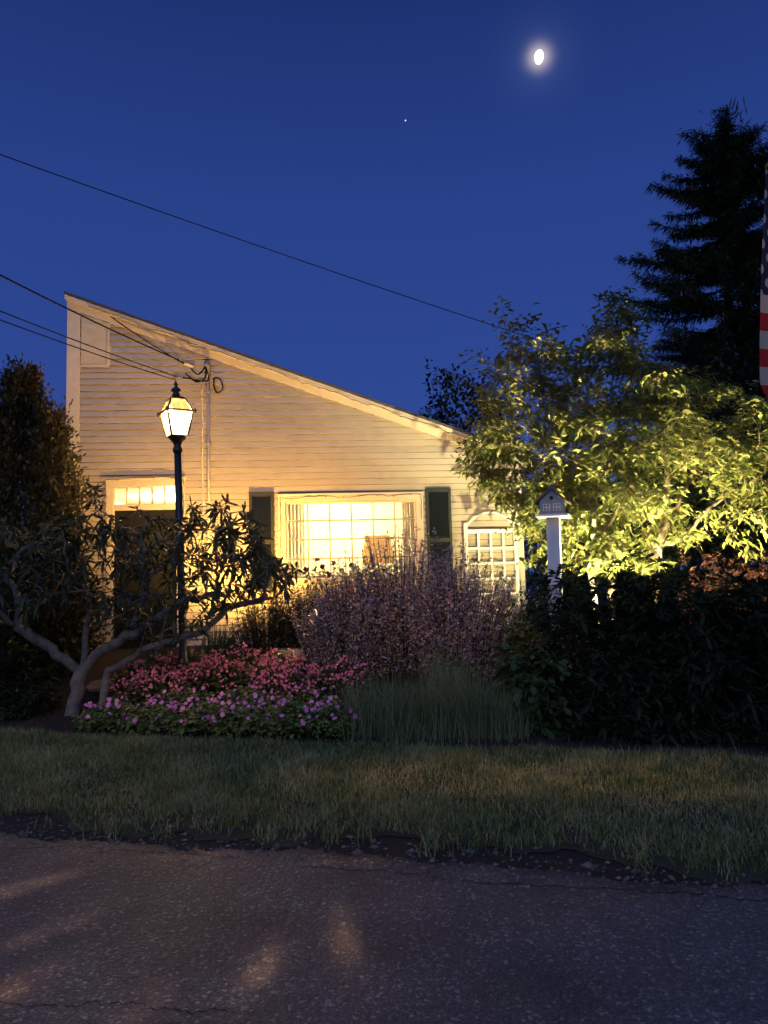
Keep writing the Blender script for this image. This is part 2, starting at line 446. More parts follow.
# ------------------------------------------------------------------ house
HY = R(5.0); h0 = at(65, 560, 11.5); GZ = .56
HT = Matrix.Translation((h0.x, h0.y, 0)) @ Matrix.Rotation(HY, 4, 'Z')
HI = HT.inverted(); HN = HT.to_3x3() @ Vector((0, 1, 0))
def wl(px, py):
    d = ray(px, py); t = (Vector((h0.x, h0.y, 0)) - CAM).dot(HN) / d.dot(HN)
    q = HI @ (CAM + d * t); return q.x, q.z
def hw(u, v, z): return HT @ Vector((u, v, z))
uA, zA = wl(67, 297); uB, zB = wl(478, 440); SL = (zB - zA) / (uB - uA)
def zroof(u): return zA + SL * (u - uA)
UR = wl(524, 560)[0]; DEP = 8.0
house = thing('house', 'white clapboard house with long sloping roofline lit by yellow lamplight', 'house', hw(0, 0, GZ))
w1, w2 = wl(286, 540)[0], wl(417, 540)[0]; wz1, wz2 = wl(350, 577)[1], wl(350, 501)[1]
CW = .115                                    # casing width
d1, d2 = wl(114, 500)[0], wl(177, 500)[0]; dz2 = wl(145, 487)[1]
dcw = .13
openings = [(w1 - CW, w2 + CW, wz1 - .16, wz2 + CW), (d1 - dcw, d2 + dcw, GZ - .2, dz2 + .14)]
CBL = wl(80, 400)[0]; CBR = .15
# clapboards
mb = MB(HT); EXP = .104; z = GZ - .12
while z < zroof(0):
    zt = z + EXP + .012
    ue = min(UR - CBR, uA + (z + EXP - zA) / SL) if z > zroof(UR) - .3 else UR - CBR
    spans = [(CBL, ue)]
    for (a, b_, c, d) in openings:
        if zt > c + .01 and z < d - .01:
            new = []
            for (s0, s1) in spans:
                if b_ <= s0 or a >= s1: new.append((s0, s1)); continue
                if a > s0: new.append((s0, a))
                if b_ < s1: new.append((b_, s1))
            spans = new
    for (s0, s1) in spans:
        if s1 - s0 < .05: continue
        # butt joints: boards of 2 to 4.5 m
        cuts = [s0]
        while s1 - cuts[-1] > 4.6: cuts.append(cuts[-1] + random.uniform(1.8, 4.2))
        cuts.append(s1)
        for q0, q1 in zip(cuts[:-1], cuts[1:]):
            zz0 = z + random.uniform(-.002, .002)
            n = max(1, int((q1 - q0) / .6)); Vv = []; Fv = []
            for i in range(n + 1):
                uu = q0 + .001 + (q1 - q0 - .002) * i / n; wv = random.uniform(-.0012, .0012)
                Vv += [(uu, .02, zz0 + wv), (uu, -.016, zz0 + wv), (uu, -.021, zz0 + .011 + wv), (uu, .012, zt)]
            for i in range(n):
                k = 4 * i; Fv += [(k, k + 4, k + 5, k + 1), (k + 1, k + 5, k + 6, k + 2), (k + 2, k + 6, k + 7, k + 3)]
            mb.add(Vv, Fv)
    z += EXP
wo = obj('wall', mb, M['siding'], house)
wo.data.materials.append(plain('lap_shadow_tone', (.24, .20, .14), (.13, .11, .08), 5, .8))      # shadow line under every lap, put into the colour
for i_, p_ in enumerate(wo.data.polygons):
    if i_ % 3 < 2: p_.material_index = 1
# structure behind the boards (with the openings left free), side and back walls
mb = MB(HT)
def back(u0, u1, z0, z1): mb.box(u0, u1, .022, .14, z0, z1)
def backs(u0, u1, z0): mb.prism([(u0, z0), (u1, z0), (u1, zroof(u1) - .02), (u0, zroof(u0) - .02)], .022, .14)
(a1, a2, a3, a4), (b1, b2, b3, b4) = openings
backs(.02, b1, GZ - .3); backs(b2, a1, GZ - .3); backs(a2, UR - .02, GZ - .3)
backs(b1, b2, b4); backs(a1, a2, a4); back(a1, a2, GZ - .3, a3)
obj('sheathing', mb, M['trim'], house)
mb = MB(HT); mb.box(.02, .14, .141, DEP, GZ - .3, zroof(.02) - .05); obj('side_wall', mb, M['siding'], house)
mb = MB(HT); mb.box(UR - .14, UR - .02, .141, DEP, GZ - .3, zroof(UR) - .05); obj('side_wall', mb, M['siding'], house)
mb = MB(HT); mb.prism([(.141, GZ - .3), (UR - .141, GZ - .3), (UR - .141, zroof(UR) - .06), (.141, zroof(.14) - .06)], DEP - .12, DEP - .001); obj('rear_wall', mb, M['siding'], house)
mb = MB(HT); t = .04
mb.prism([(-.02, zroof(-.02) + .005), (UR + .12, zroof(UR + .12) + .005), (UR + .12, zroof(UR + .12) + t), (-.02, zroof(-.02) + t)], -.15, DEP + .15)
obj('roof', mb, M['shingle'], house)
mb = MB(HT); rb = .19
mb.prism([(CBL * .0 + .0, zroof(0) - .001), (0, zroof(0) - rb), (UR + .1, zroof(UR + .1) - rb), (UR + .1, zroof(UR + .1) - .001)], -.05, -.008)
mb.prism([(-.01, zroof(-.01) - .002), (-.01, zroof(-.01) - .075), (UR + .11, zroof(UR + .11) - .075), (UR + .11, zroof(UR + .11) - .002)], -.13, -.053)
obj('rake_board', mb, M['trim'], house)
mb = MB(HT); mb.prism([(.0, GZ - .2), (CBL, GZ - .2), (CBL, zroof(CBL) - rb), (0, zroof(0) - rb)], -.034, .021); obj('corner_board', mb, M['trim'], house, bevel=.004)
mb = MB(HT); mb.box(UR - CBR, UR, -.03, .021, GZ - .2, zroof(UR) - rb + .02); obj('corner_board', mb, M['trim'], house, bevel=.004)
# square hatch panel under the peak
hu0, hz1 = wl(82, 312); hu1, hz0 = wl(107, 366)
mb = MB(HT); mb.prism([(hu0, hz0), (hu1, hz0), (hu1, min(hz1, zroof(hu1) - rb - .01)), (hu0, min(hz1 + .02, zroof(hu0) - rb - .01))], -.03, .01); hp = obj('hatch_panel', mb, M['siding'], house, bevel=.004)
mb = MB(HT); w = .035; zt0 = min(hz1, zroof(hu1) - rb - .02)
mb.box(hu0 + .0, hu1 + .05, -.04, -.031, hz0 - .03, hz0 + .012); mb.box(hu1 + .005, hu1 + .05, -.04, .01, hz0 + .012, zt0); mb.box(hu0 + .01, hu1 - .01, -.036, -.031, zt0 - .05, zt0 - .02)
obj('panel_trim', mb, M['siding'], hp)

# picture window
win = thing('window', '', '', hw(w1, 0, wz1)); del win['label']; del win['category']; win.parent = house; win.location = Vector(hw(w1, 0, wz1)) - Vector(house.location)
ORG[win.name] = Vector(win.location)
mb = MB(HT)
mb.box(w1 - CW, w2 + CW, -.035, .13, wz2, wz2 + CW); mb.box(w1 - CW, w1, -.033, .13, wz1, wz2 - .001); mb.box(w2, w2 + CW, -.033, .13, wz1, wz2 - .001)
mb.box(w1 - CW - .01, w2 + CW + .01, -.055, -.036, wz2 + CW - .03, wz2 + CW + .012)
obj('casing', mb, M['trim'], win, bevel=.003)
mb = MB(HT); mb.box(w1 - CW - .03, w2 + CW + .03, -.09, .13, wz1 - .06, wz1 - .001); mb.box(w1 - CW, w2 + CW, -.03, .02, wz1 - .17, wz1 - .062); obj('sill', mb, M['trim'], win, bevel=.003)
mb = MB(HT); fr = .03
mb.box(w1, w2, .0, .06, wz2 - fr, wz2 - .001); mb.box(w1, w2, .0, .06, wz1, wz1 + fr); mb.box(w1 + .001, w1 + fr, .002, .058, wz1 + fr, wz2 - fr); mb.box(w2 - fr, w2 - .001, .002, .058, wz1 + fr, wz2 - fr)
obj('sash', mb, M['trim'], win)
mb = MB(HT); mw = .0115
for k in range(1, 6): u = w1 + (w2 - w1) * k / 6; mb.box(u - mw, u + mw, .012, .05, wz1 + fr, wz2 - fr)
for k in range(1, 4): zz = wz1 + (wz2 - wz1) * k / 4; mb.box(w1 + fr, w2 - fr, .014, .048, zz - mw, zz + mw)
obj('muntin', mb, plain('muntin_backlit_tone', (.30, .26, .17), (.26, .22, .14), 6, .6), win)  # darker than the sash: backlit shade put into the colour
mb = MB(HT); mb.box(w1 + fr, w2 - fr, .029, .033, wz1 + fr, wz2 - fr); obj('pane', mb, M['pane'], win)

# shutters
def shutter(p0, p1, pt, pb, lab):
    u0 = wl(p0, 530)[0]; u1 = wl(p1, 530)[0]; zt = wl((p0 + p1) / 2, pt)[1]; zb = wl((p0 + p1) / 2, pb)[1]
    mb = MB(HT); s = .045
    mb.box(u0, u0 + s, -.05, -.012, zb, zt); mb.box(u1 - s, u1, -.05, -.012, zb, zt)
    for za, zc in ((zt - .06, zt), (zb, zb + .06), ((zb + zt) / 2 - .03, (zb + zt) / 2 + .03)): mb.box(u0 + s, u1 - s, -.048, -.014, za, zc)
    z = zb + .08
    while z < zt - .09:
        if abs(z + .015 - (zb + zt) / 2) > .045: mb.add([(u0 + s, -.044, z), (u1 - s, -.044, z), (u1 - s, -.02, z + .038), (u0 + s, -.02, z + .038), (u0 + s, -.036, z), (u1 - s, -.036, z), (u1 - s, -.014, z + .036), (u0 + s, -.014, z + .036)], [(0, 1, 2, 3), (7, 6, 5, 4), (0, 4, 5, 1), (3, 2, 6, 7)])
        z += .034
    mb.box(u0 + s - .002, u1 - s + .002, -.0125, -.0095, zb + .01, zt - .01)
    o = obj('shutter', mb, M['shutter'], house); o['label'] = lab
shutter(249.5, 274, 492, 592, 'dark green shutter left of the picture window')
shutter(426.5, 451.5, 488, 592, 'dark green shutter right of the picture window')

# entrance door with a row of five transom lights
door = thing('door', '', '', hw(d1, 0, GZ)); del door['label']; del door['category']; door.parent = house
door.location = Vector(hw(d1, 0, GZ)) - Vector(house.location); ORG[door.name] = Vector(door.location)
tz0 = wl(145, 504)[1]; tz1 = dz2; dtop = wl(145, 510)[1]
mb = MB(HT)
mb.box(d1 - dcw, d1, -.035, .13, GZ - .2, tz1 + .001); mb.box(d2, d2 + dcw, -.035, .13, GZ - .2, tz1 + .001); mb.box(d1 - dcw, d2 + dcw, -.037, .13, tz1 + .002, tz1 + .14)
mb.box(d1 - dcw - .02, d2 + dcw + .02, -.065, -.038, tz1 + .1, tz1 + .15)
mb.box(d1 + .001, d2 - .001, -.02, .12, dtop, tz0)
obj('door_casing', mb, M['trim'], door, bevel=.003)
for k in range(6):
    u = d1 + (d2 - d1) * k / 5; mb = MB(HT); mb.box(u - .013, u + .013, .004, .05, tz0, tz1); obj('transom_muntin', mb, M['trim'], door)
mb = MB(HT); mb.box(d1, d2, .028, .032, tz0 + .001, tz1 - .001); obj('transom_pane', mb, M['pane'], door)
mb = MB(HT); mb.box(d1 + .002, d2 - .002, .03, .075, GZ - .05, dtop - .003)
for (a, b_, c, d) in ((.08, .42, .1, .75), (.53, .87, .1, .75), (.08, .42, .85, 1.75), (.53, .87, .85, 1.75)):
    mb.box(d1 + a, d1 + b_, .022, .029, GZ + c, GZ + d)
dl = obj('door_leaf', mb, M['door'], door)
mb = MB(HT); c = hw(d2 - .09, -.0, GZ + .95); mb.T = None; mb.lathe([(.006, -.03), (.028, -.02), (.032, 0), (.02, .02), (.004, .03)], 10, c); obj('door_knob', mb, M['brass'], door, smooth=True)
mb = MB(HT); mb.box(d1 - .35, d2 + .35, -1.0, -.036, GZ - .35, GZ - .1); mb.box(d1 - .3, d2 + .3, -1.35, -1.001, GZ - .4, GZ - .23); st = obj('door_step', mb, plain('step_stone', (.22, .21, .2), (.14, .13, .12), 6, .8, .4), house, bevel=.01)
ub, zb_ = wl(197, 569); mb = MB(HT); mb.box(ub - .03, ub + .03, -.02, -.006, zb_ - .06, zb_ + .06); obj('doorbell', mb, M['metal'], house, bevel=.004)

# the lit room behind the windows
mb = MB(HT); RZ = GZ + 2.55; rv = 3.6
u0, u1 = .16, UR - .16
mb.add([(u0, .145, GZ), (u1, .145, GZ), (u1, rv, GZ), (u0, rv, GZ), (u0, .145, RZ), (u1, .145, RZ), (u1, rv, RZ), (u0, rv, RZ)],
       [(4, 5, 6, 7), (2, 3, 7, 6), (1, 2, 6, 5), (3, 0, 4, 7)])
obj('room_wall', mb, M['plaster'], house)
mb = MB(HT); mb.box(u0, u1, .146, rv, GZ - .05, GZ + .004); obj('room_floor', mb, M['floor'], house)

def lamp(name, typ, loc, energy, color, radius=.05, parent=None):
    l = bpy.data.lights.new(name, typ); l.energy = energy; l.color = color; l.shadow_soft_size = radius
    o = bpy.data.objects.new(name, l); col.objects.link(o); o.location = loc
    if parent: o.parent = parent; o.location = Vector(loc) - acc(parent)
    return o

# table with lamp and flowers behind the glass
tu0 = wl(300, 560)[0]
tb = thing('side_table', 'low wooden table behind the picture window, under the lamp', 'table', hw(w1 + 1.1, 1.3, GZ))
tz = GZ + .74
mb = MB(HT); mb.box(w1 + .05, w2 + .25, 1.0, 1.6, tz - .03, tz); obj('tabletop', mb, M['floor'], tb, bevel=.004)
for a in (w1 + .1, w2 + .2):
    for b_ in (1.05, 1.55):
        mb = MB(HT); mb.box(a - .025, a + .025, b_ - .025, b_ + .025, GZ + .004, tz - .031); obj('leg', mb, M['floor'], tb)
def at_v(px, py, v):
    d = ray(px, py); o_ = HT @ Vector((0, v, 0)); t = (o_ - CAM).dot(HN) / d.dot(HN); return HI @ (CAM + d * t)
q = at_v(378, 552, 1.35); c = hw(q.x, 1.35, tz)
tl = thing('table_lamp', 'table lamp with wide tan shade glowing inside the picture window', 'lamp', c)
shz = at_v(378, 536, 1.35).z; shb = max(tz + .22, at_v(378, 563, 1.35).z)
mb = MB(); mb.lathe([(.085, 0), (.09, .02), (.03, .05), (.055, .12), (.05, .2), (.018, .25), (.012, shb - tz + .12)], 14, c); obj('lamp_base', mb, M['brass'], tl, smooth=True)
mb = MB(); k = 24; r0, r1 = .29, .23
V = []; 
for zz, rr_ in ((shb, r0), (shz, r1)):
    V += [(c.x + rr_ * math.cos(2 * math.pi * j / k), c.y + rr_ * math.sin(2 * math.pi * j / k), zz) for j in range(k)]
mb.add(V, [(j, (j + 1) % k, (j + 1) % k + k, j + k) for j in range(k)])
m_, t_, o_ = nt('lamp_shade_cloth'); di = N(t_, 'ShaderNodeBsdfDiffuse'); di.inputs[0].default_value = (.5, .28, .09, 1); e_ = N(t_, 'ShaderNodeEmission'); e_.inputs[0].default_value = (1, .52, .13, 1); e_.inputs[1].default_value = .55
ad = N(t_, 'ShaderNodeAddShader'); t_.links.new(di.outputs[0], ad.inputs[0]); t_.links.new(e_.outputs[0], ad.inputs[1]); t_.links.new(ad.outputs[0], o_.inputs[0])
obj('lamp_shade', mb, m_, tl, smooth=True)
# flowers in a vase
q = at_v(283, 552, .95); c = hw(at_v(290, 552, 1.1).x + .12, 1.1, tz)
fv = thing('flower_vase', 'small vase of red and orange flowers behind the glass', 'vase', c)
mb = MB(); mb.lathe([(.04, 0), (.06, .05), (.055, .12), (.03, .17), (.04, .19)], 14, c); obj('vase', mb, M['metal'], fv, smooth=True)
tips = np.array(c) + np.array([0, 0, .34]) + rng.normal(size=(14, 3)) * (.12, .1, .08)
mb = MB()
for p in tips: mb.tube([c + Vector((0, 0, .15)), Vector(p)], .003, 4)
obj('stems', mb, M['bark_dark'], fv)
V, T = cat(flowers(tips, rdir(14) + (0, -1, .4), .035, 6), flowers(tips + .01, rdir(14) + (0, -1, .4), .03, 6))
obj_np('blossoms', V, T, leafm('vase_bloom', [(.5, .12, .03), (.4, .04, .03), (.6, .25, .05)], .6, .3), fv)
# curtains
def curtain(ua, ub, lab):
    V = []; n = 40
    for i in range(n + 1):
        u = ua + (ub - ua) * i / n; v = .24 + .035 * math.sin(i * .95) + .014 * math.sin(i * 2.3)
        V += [(u, v, wz1 - .25), (u, v + .01, wz2 + .06)]
    mb = MB(HT); mb.add(V, [(2 * i, 2 * i + 2, 2 * i + 3, 2 * i + 1) for i in range(n)])
    c = hw((ua + ub) / 2, .24, wz1 - .25)
    o = obj('curtain', mb, M['curtain'], None, base=c, smooth=True)
    tag(o, lab, 'curtain', 'curtains of the picture window')
curtain(w1 - .05, wl(304, 540)[0], 'tan curtain drawn open beside the shutter nearest the lamp post')
curtain(wl(404.5, 540)[0], w2 + .05, 'tan curtain drawn open at the window end nearest the trellis')
WARM = (1, .77, .30)
lamp('room_light', 'POINT', hw((w1 + w2) / 2, 1.9, GZ + 2.2), 540, WARM, .12)
lamp('room_light', 'POINT', hw((d1 + d2) / 2 + .1, 1.9, GZ + 2.25), 430, WARM, .12)
lamp('lamp_bulb_light', 'POINT', tuple(tl.location + Vector((0, 0, shb - tz + .2))), 25, (1, .7, .35), .04)

# unlit string lights
def string(pts, lab, cat_='string lights'):
    P = []; 
    for a, b_ in zip(pts[:-1], pts[1:]):
        a = Vector(a); b_ = Vector(b_); L = (b_ - a).length; n = max(2, int(L / .09))
        for i in range(n):
            t = i / n; p = a.lerp(b_, t); P.append(p + Vector((random.uniform(-.008, .008), random.uniform(-.004, .0), random.uniform(-.014, .014) - .012 * math.sin(i * .7))))
    P.append(Vector(pts[-1])); base = HT @ P[0]
    r_ = thing('string_lights', lab, cat_, base)
    mb = MB(HT); mb.tube(P, .0045, 4); obj('wire', mb, M['cable'], r_)
    mb = MB(); mb.tube([(0, 0, 0), (.006, -.006, -.028)], [.005, .003], 5); b0 = None
    for p in P[::3]:
        q = HT @ p
        if b0 is None:
            b0 = obj('bulb', mb, M['cable']); bo = b0
        else: bo = b0.copy(); col.objects.link(bo)
        bo.parent = r_; bo.location = q - r_.location; bo.rotation_euler = (random.uniform(-.6, .6), random.uniform(-.6, .6), 0)
string([(w1 - CW + .03, -.06, wz1 + .1), (w1 - CW + .03, -.06, wz2 + CW - .05), (w2 + CW - .03, -.06, wz2 + CW - .03), (w2 + CW - .03, -.06, wz2 - .3)], 'unlit string of small lights around the picture window casing')
string([(d1 - dcw + .03, -.07, GZ + .3), (d1 - dcw + .03, -.07, tz1 + .13), (d2 + dcw - .02, -.07, tz1 + .15), (d2 + dcw - .02, -.07, GZ + .3)], 'unlit string of small lights around the entrance door casing')
string([(.35, -.14, zroof(.35) - .06), (UR * .5, -.14, zroof(UR * .5) - .085), (UR, -.14, zroof(UR) - .06)], 'unlit string of small lights along the sloping roof edge')

# arched trellis leaning on the wall
t0 = wl(465.5, 560); t1 = wl(515, 560); tzt = wl(490, 513)[1]; tzs = wl(490, 523)[1]
tr = thing('trellis', 'white wooden trellis with arched top and square grid against the clapboard', 'trellis', hw((t0[0] + t1[0]) / 2, -.07, GZ - .1))
mb = MB(HT)
for u in (t0[0], t1[0]): mb.box(u - .03, u + .03, -.12, -.07, GZ - .15, tzs)
obj('post', mb, M['white_post'], tr, bevel=.003)
mb = MB(HT); tu, tw = t0[0], t1[0]
mb.box(tu + .031, tw - .031, -.115, -.08, tzs - .17, tzs - .11)
gz = tzs - .17; gs = (tw - tu) / 4
for k in range(1, 4): mb.box(tu + gs * k - .018, tu + gs * k + .018, -.105, -.085, GZ - .05, gz)
zz = gz - gs * 1.2; 
while zz > GZ: mb.box(tu + .031, tw - .031, -.103, -.083, zz - .018, zz + .018); zz -= gs * 1.2
obj('lattice', mb, M['white_post'], tr)
mb = MB(HT); n = 14; V = []
for i in range(n + 1):
    a = math.pi * (.14 + .72 * i / n); rr_ = (tw - tu) / 2 / math.cos(math.pi * .14); cx = (tu + tw) / 2
    hgt = (tzt - tzs + .1) ; zc = tzs - .1
    for dz in (-.014, .014):
        for v in (-.11, -.08): V.append((cx - rr_ * math.cos(a), v, zc + hgt * (math.sin(a) - math.sin(math.pi * .14)) / (1 - math.sin(math.pi * .14)) + dz))
Fv = []
for i in range(n):
    k = 4 * i; Fv += [(k, k + 4, k + 6, k + 2), (k + 1, k + 3, k + 7, k + 5), (k + 2, k + 6, k + 7, k + 3), (k, k + 1, k + 5, k + 4)]
mb.add(V, Fv); obj('arch', mb, M['white_post'], tr)

# ------------------------------------------------------------------ electric service on the wall, wires
mu = wl(209, 440)[0]; mz = wl(205, 372)[1]
sm = thing('service_mast', 'painted conduit with weatherhead where the wires meet the wall', 'conduit', hw(mu, -.06, GZ))
mb = MB(HT); mb.tube([(mu, -.06, GZ), (mu, -.06, mz - .08)], .022, 8); obj('conduit_pipe', mb, M['conduit'], sm, smooth=True)
cu = wl(203, 440)[0]; mb = MB(HT); P = [(cu + random.uniform(-.012, .012), -.03, GZ + (mz - .1 - GZ) * i / 18) for i in range(19)]
mb.tube(P, .011, 6); obj('side_cable', mb, M['conduit'], sm, smooth=True)
mb = MB(HT); mb.tube([(mu, -.06, mz - .1), (mu, -.065, mz - .02), (mu, -.085, mz + .07), (mu - .01, -.15, mz + .09), (mu - .02, -.2, mz + .03)], [.026, .035, .05, .05, .03], 10); obj('weatherhead', mb, M['metal'], sm, smooth=True)
mb = MB(HT)
for zz in (mz - .35, mz - 1.2):
    m2 = MB(HT); m2.box(mu - .04, mu + .04, -.09, -.006, zz - .012, zz + .012); obj('strap', m2, M['metal'], sm)
mb.tube([(mu - .14, -.01, mz - .12), (mu + .16, -.1, mz - .14)], .012, 6)
obj('bracket', mb, M['metal'], sm)
mb = MB(HT)
def loopw(pts):
    pts = [Vector(p) for p in pts]; out = []
    for i in range(len(pts) - 1):
        p0 = pts[max(i - 1, 0)]; p1 = pts[i]; p2 = pts[i + 1]; p3 = pts[min(i + 2, len(pts) - 1)]
        for k in range(6):
            t = k / 6; out.append(.5 * ((2 * p1) + (p2 - p0) * t + (2 * p0 - 5 * p1 + 4 * p2 - p3) * t * t + (3 * p1 - p0 - 3 * p2 + p3) * t ** 3))
    out.append(pts[-1]); return out
a = (mu - .02, -.2, mz + .03)
for pts in ([a, (mu - .14, -.22, mz - .1), (mu - .3, -.2, mz + .06), (mu - .45, -.25, mz + .12)],
            [a, (mu - .02, -.24, mz - .16), (mu - .16, -.22, mz - .22), (mu - .33, -.22, mz - .08)],
            [a, (mu + .03, -.2, mz - .18), (mu - .1, -.2, mz - .2), (mu - .28, -.2, mz - .16), (mu - .44, -.25, mz - .15)],
            [(mu + .1, -.12, mz - .13), (mu + .2, -.14, mz - .16), (mu + .24, -.14, mz - .3), (mu + .16, -.14, mz - .38), (mu + .1, -.13, mz - .28), (mu + .1, -.12, mz - .14)]):
    mb.tube(loopw(pts), .013, 6)
obj('service_loops', mb, M['cable'], sm, smooth=True)
mb = MB(HT); mb.tube([(mu - .33, -.24, mz + .08), (mu - .2, -.22, mz + .02)], [.05, .03], 8); obj('splice_clamp', mb, M['metal'], sm); mb = MB(HT); mb.tube([(mu - .5, -.25, mz - .13), (mu - .38, -.24, mz - .17)], .03, 8); obj('splice_clamp', mb, M['metal'], sm)

def wire(p, q, r, sag, lab, grp=None):
    P = []; n = 24
    for i in range(n + 1):
        t = i / n; v = Vector(p).lerp(Vector(q), t); v.z -= sag * 4 * t * (1 - t); P.append(v)
    o = obj('power_line', (lambda m: (m.tube(P, r, 6), m)[1])(MB()), M['cable'], None, base=Vector(p), smooth=True)
    tag(o, lab, 'wire', grp)
e1 = hw(mu - .42, -.25, mz + .12); e2 = hw(mu - .44, -.25, mz - .15); e3 = hw(mu - .3, -.25, mz - .02)
def ext(e, px, py, Y, k=1.7, sag=0):
    p = at(px, py, Y); return e + (p - e) * k + Vector((0, 0, 4 * sag * (1 - 1 / k)))
wire(ext(e1, 0, 275, 8.2, 2.2, .12), e1, .011, .12, 'thick black wire reaching the weatherhead, highest of the three')
wire(ext(e2, 0, 311, 8.2, 2.2, .1), e2, .008, .10, 'thin black wire just above the lowest one to the house')
wire(ext(e2, 0, 317, 8.4, 2.2, .1), e2 + Vector((-.03, 0, -.05)), .008, .10, 'thin black wire, lowest of those reaching the house')
q1 = hw(wl(112, 318)[0], -.06, wl(112, 318)[1])
wire(q1, hw(mu - .25, -.2, mz + .02), .009, .03, 'short cable slung from the hatch panel to the weatherhead')
p1 = at(-200, 82, 8.0); p2 = at(640, 372, 17)
wire(p1, p2, .008, .1, 'long overhead wire crossing the blue sky above the roof')

# ------------------------------------------------------------------ post lamp
LY = 8.9
lc = at(177, 428, LY); lb = gpt(184, LY)
HP = lc.z - lb.z
lp = thing('lamp_post', 'tall black lamp post with a lit four sided glass lantern', 'street lamp', lb, local=True)
lp.rotation_euler = (0, math.atan2(lc.x - lb.x, HP), 0)
S = LY / F                                                  # metres per pixel there
zb, zm, zt = HP - 9 * S - .0, HP + 16 * S, HP + 29 * S     # bottom, shoulder, top of the lantern
zb = HP - 10 * S
mb = MB(); mb.lathe([(.09, -.2), (.09, .25), (.07, .3), (.052, .36), (.046, .5), (.043, zb - .16)], 14); obj('post', mb, M['iron'], lp, smooth=True)
mb = MB(); mb.lathe([(.037, zb - .19), (.056, zb - .18), (.06, zb - .15), (.05, zb - .12), (.04, zb - .1), (.06, zb - .05), (.1, zb - .012), (.105, zb)], 14); obj('collar', mb, M['iron'], lp, smooth=True)
tw_ = R(33)
sq = math.sqrt(2); rb_, rm_, rt_ = .1 * sq, .152 * sq, .088 * sq
def corner(r, z, j): return (r * math.cos(tw_ + R(45) + j * math.pi / 2), r * math.sin(tw_ + R(45) + j * math.pi / 2), z)
mb = MB(); mb.lathe([(rb_ - .03, zb), (rb_ + .008, zb + .02)], 4, twist=tw_ + R(45))
for j in range(4):
    mb.tube([corner(rb_, zb + .02, j), corner(rm_, zm, j)], .014, 5); mb.tube([corner(rm_, zm, j), corner(rt_, zt, j)], .014, 5)
    mb.tube([corner(rt_, zt, j), corner(rt_, zt, j + 1)], .011, 5)
obj('lantern_frame', mb, M['iron'], lp)
mb = MB()
for j in range(4): mb.tube([corner(rm_ + .02, zm, j), corner(rm_ + .02, zm, j + 1)], .013, 6); mb.lathe([(.005, -.03), (.02, 0), (.005, .03)], 8, corner(rm_ + .03, zm, j))
obj('shoulder_rail', mb, M['brass'], lp)
GW = (1, .50, .12)
mg = glassm('lantern_glass', .97, (1, .97, .9), ((1, .80, .42), 2.2))
mg2 = glassm('lantern_top_glass', .93, (1, .95, .85), ((1, .66, .16), .45))
for j in range(4):
    mb = MB(); mb.add([corner(rb_ * .97, zb + .022, j), corner(rb_ * .97, zb + .022, j + 1), corner(rm_ * .97, zm, j + 1), corner(rm_ * .97, zm, j)], [(0, 1, 2, 3)]); obj('glass_pane', mb, mg, lp)
    mb = MB(); mb.add([corner(rm_ * .97, zm, j), corner(rm_ * .97, zm, j + 1), corner(rt_ * .97, zt, j + 1), corner(rt_ * .97, zt, j)], [(0, 1, 2, 3)]); obj('roof_pane', mb, mg2, lp)
mb = MB(); mb.lathe([(rt_ + .01, zt), (rt_ * .9, zt + .025), (.05, zt + .045)], 4, twist=tw_ + R(45)); mb.lathe([(.04, zt + .04), (.05, zt + .06), (.04, zt + .085), (.028, zt + .095), (.062, zt + .115), (.05, zt + .14), (.017, zt + .165), (.025, zt + .19), (.017, zt + .215), (.004, zt + .24)], 14); obj('finial', mb, M['iron'], lp, smooth=True)
mb = MB(); mb.lathe([(.012, zb + .02), (.014, zb + .08), (.03, zb + .12), (.042, zb + .17), (.03, zb + .22), (.006, zb + .25)], 12); obj('bulb', mb, emit('bulb_glow', (1, .85, .55), 20), lp, smooth=True)
L1 = lamp('lantern_light', 'POINT', (0, 0, zb + .30), 215, GW, .05); L1.parent = lp

# ------------------------------------------------------------------ birdhouse on a white post
BY = 8.3
bc = at(553, 515, BY); bb = gpt(557, BY); s = BY / F
bh = thing('birdhouse', 'blue grey birdhouse with little cupola on a tall white post', 'birdhouse', bb, local=True)
HB = bc.z - bb.z; bh.rotation_euler = (0, math.atan2(bc.x - bb.x, HB), R(-18))
mb = MB(); mb.box(-.072, .072, -.072, .072, -.2, HB - .03); obj('post', mb, M['white_post'], bh, bevel=.006)
mb = MB(); mb.box(-.18, .18, -.16, .16, HB - .028, HB); obj('platform', mb, M['white_post'], bh, bevel=.004)
M['bluegrey'] = plain('blue_grey_paint', (.24, .32, .34), (.18, .25, .27), 12, .6)
mb = MB(); hb, wb = .15, .13
mb.prism([(-wb, HB + .001), (wb, HB + .001), (wb, HB + hb), (0, HB + hb + .12), (-wb, HB + hb)], -.14, .14); obj('box', mb, M['bluegrey'], bh)
mb = MB(); th = .02
for sg in (-1, 1):
    mb.prism([(0, HB + hb + .125), (sg * .19, HB + hb - .035), (sg * .19, HB + hb - .035 + th), (0, HB + hb + .125 + th * 1.3)][::sg], -.17, .17)
obj('roof', mb, plain('birdhouse_roof', (.12, .10, .09), (.08, .07, .06), 14, .8), bh)
mb = MB(); mb.box(-.035, .035, -.04, .04, HB + hb + .105, HB + hb + .155); mb.lathe([(.06, HB + hb + .155), (.045, HB + hb + .17), (.004, HB + hb + .205)], 4, twist=R(45)); obj('cupola', mb, plain('cupola_paint', (.10, .11, .12), (.07, .08, .09), 9, .7), bh)
mb = MB(); mb.T = Matrix.Translation((0, -.1435, HB + hb + .03)) @ Matrix.Rotation(R(90), 4, 'X'); mb.lathe([(.022, 0), (.022, .002)], 14); obj('entrance_hole', mb, M['door'], bh)
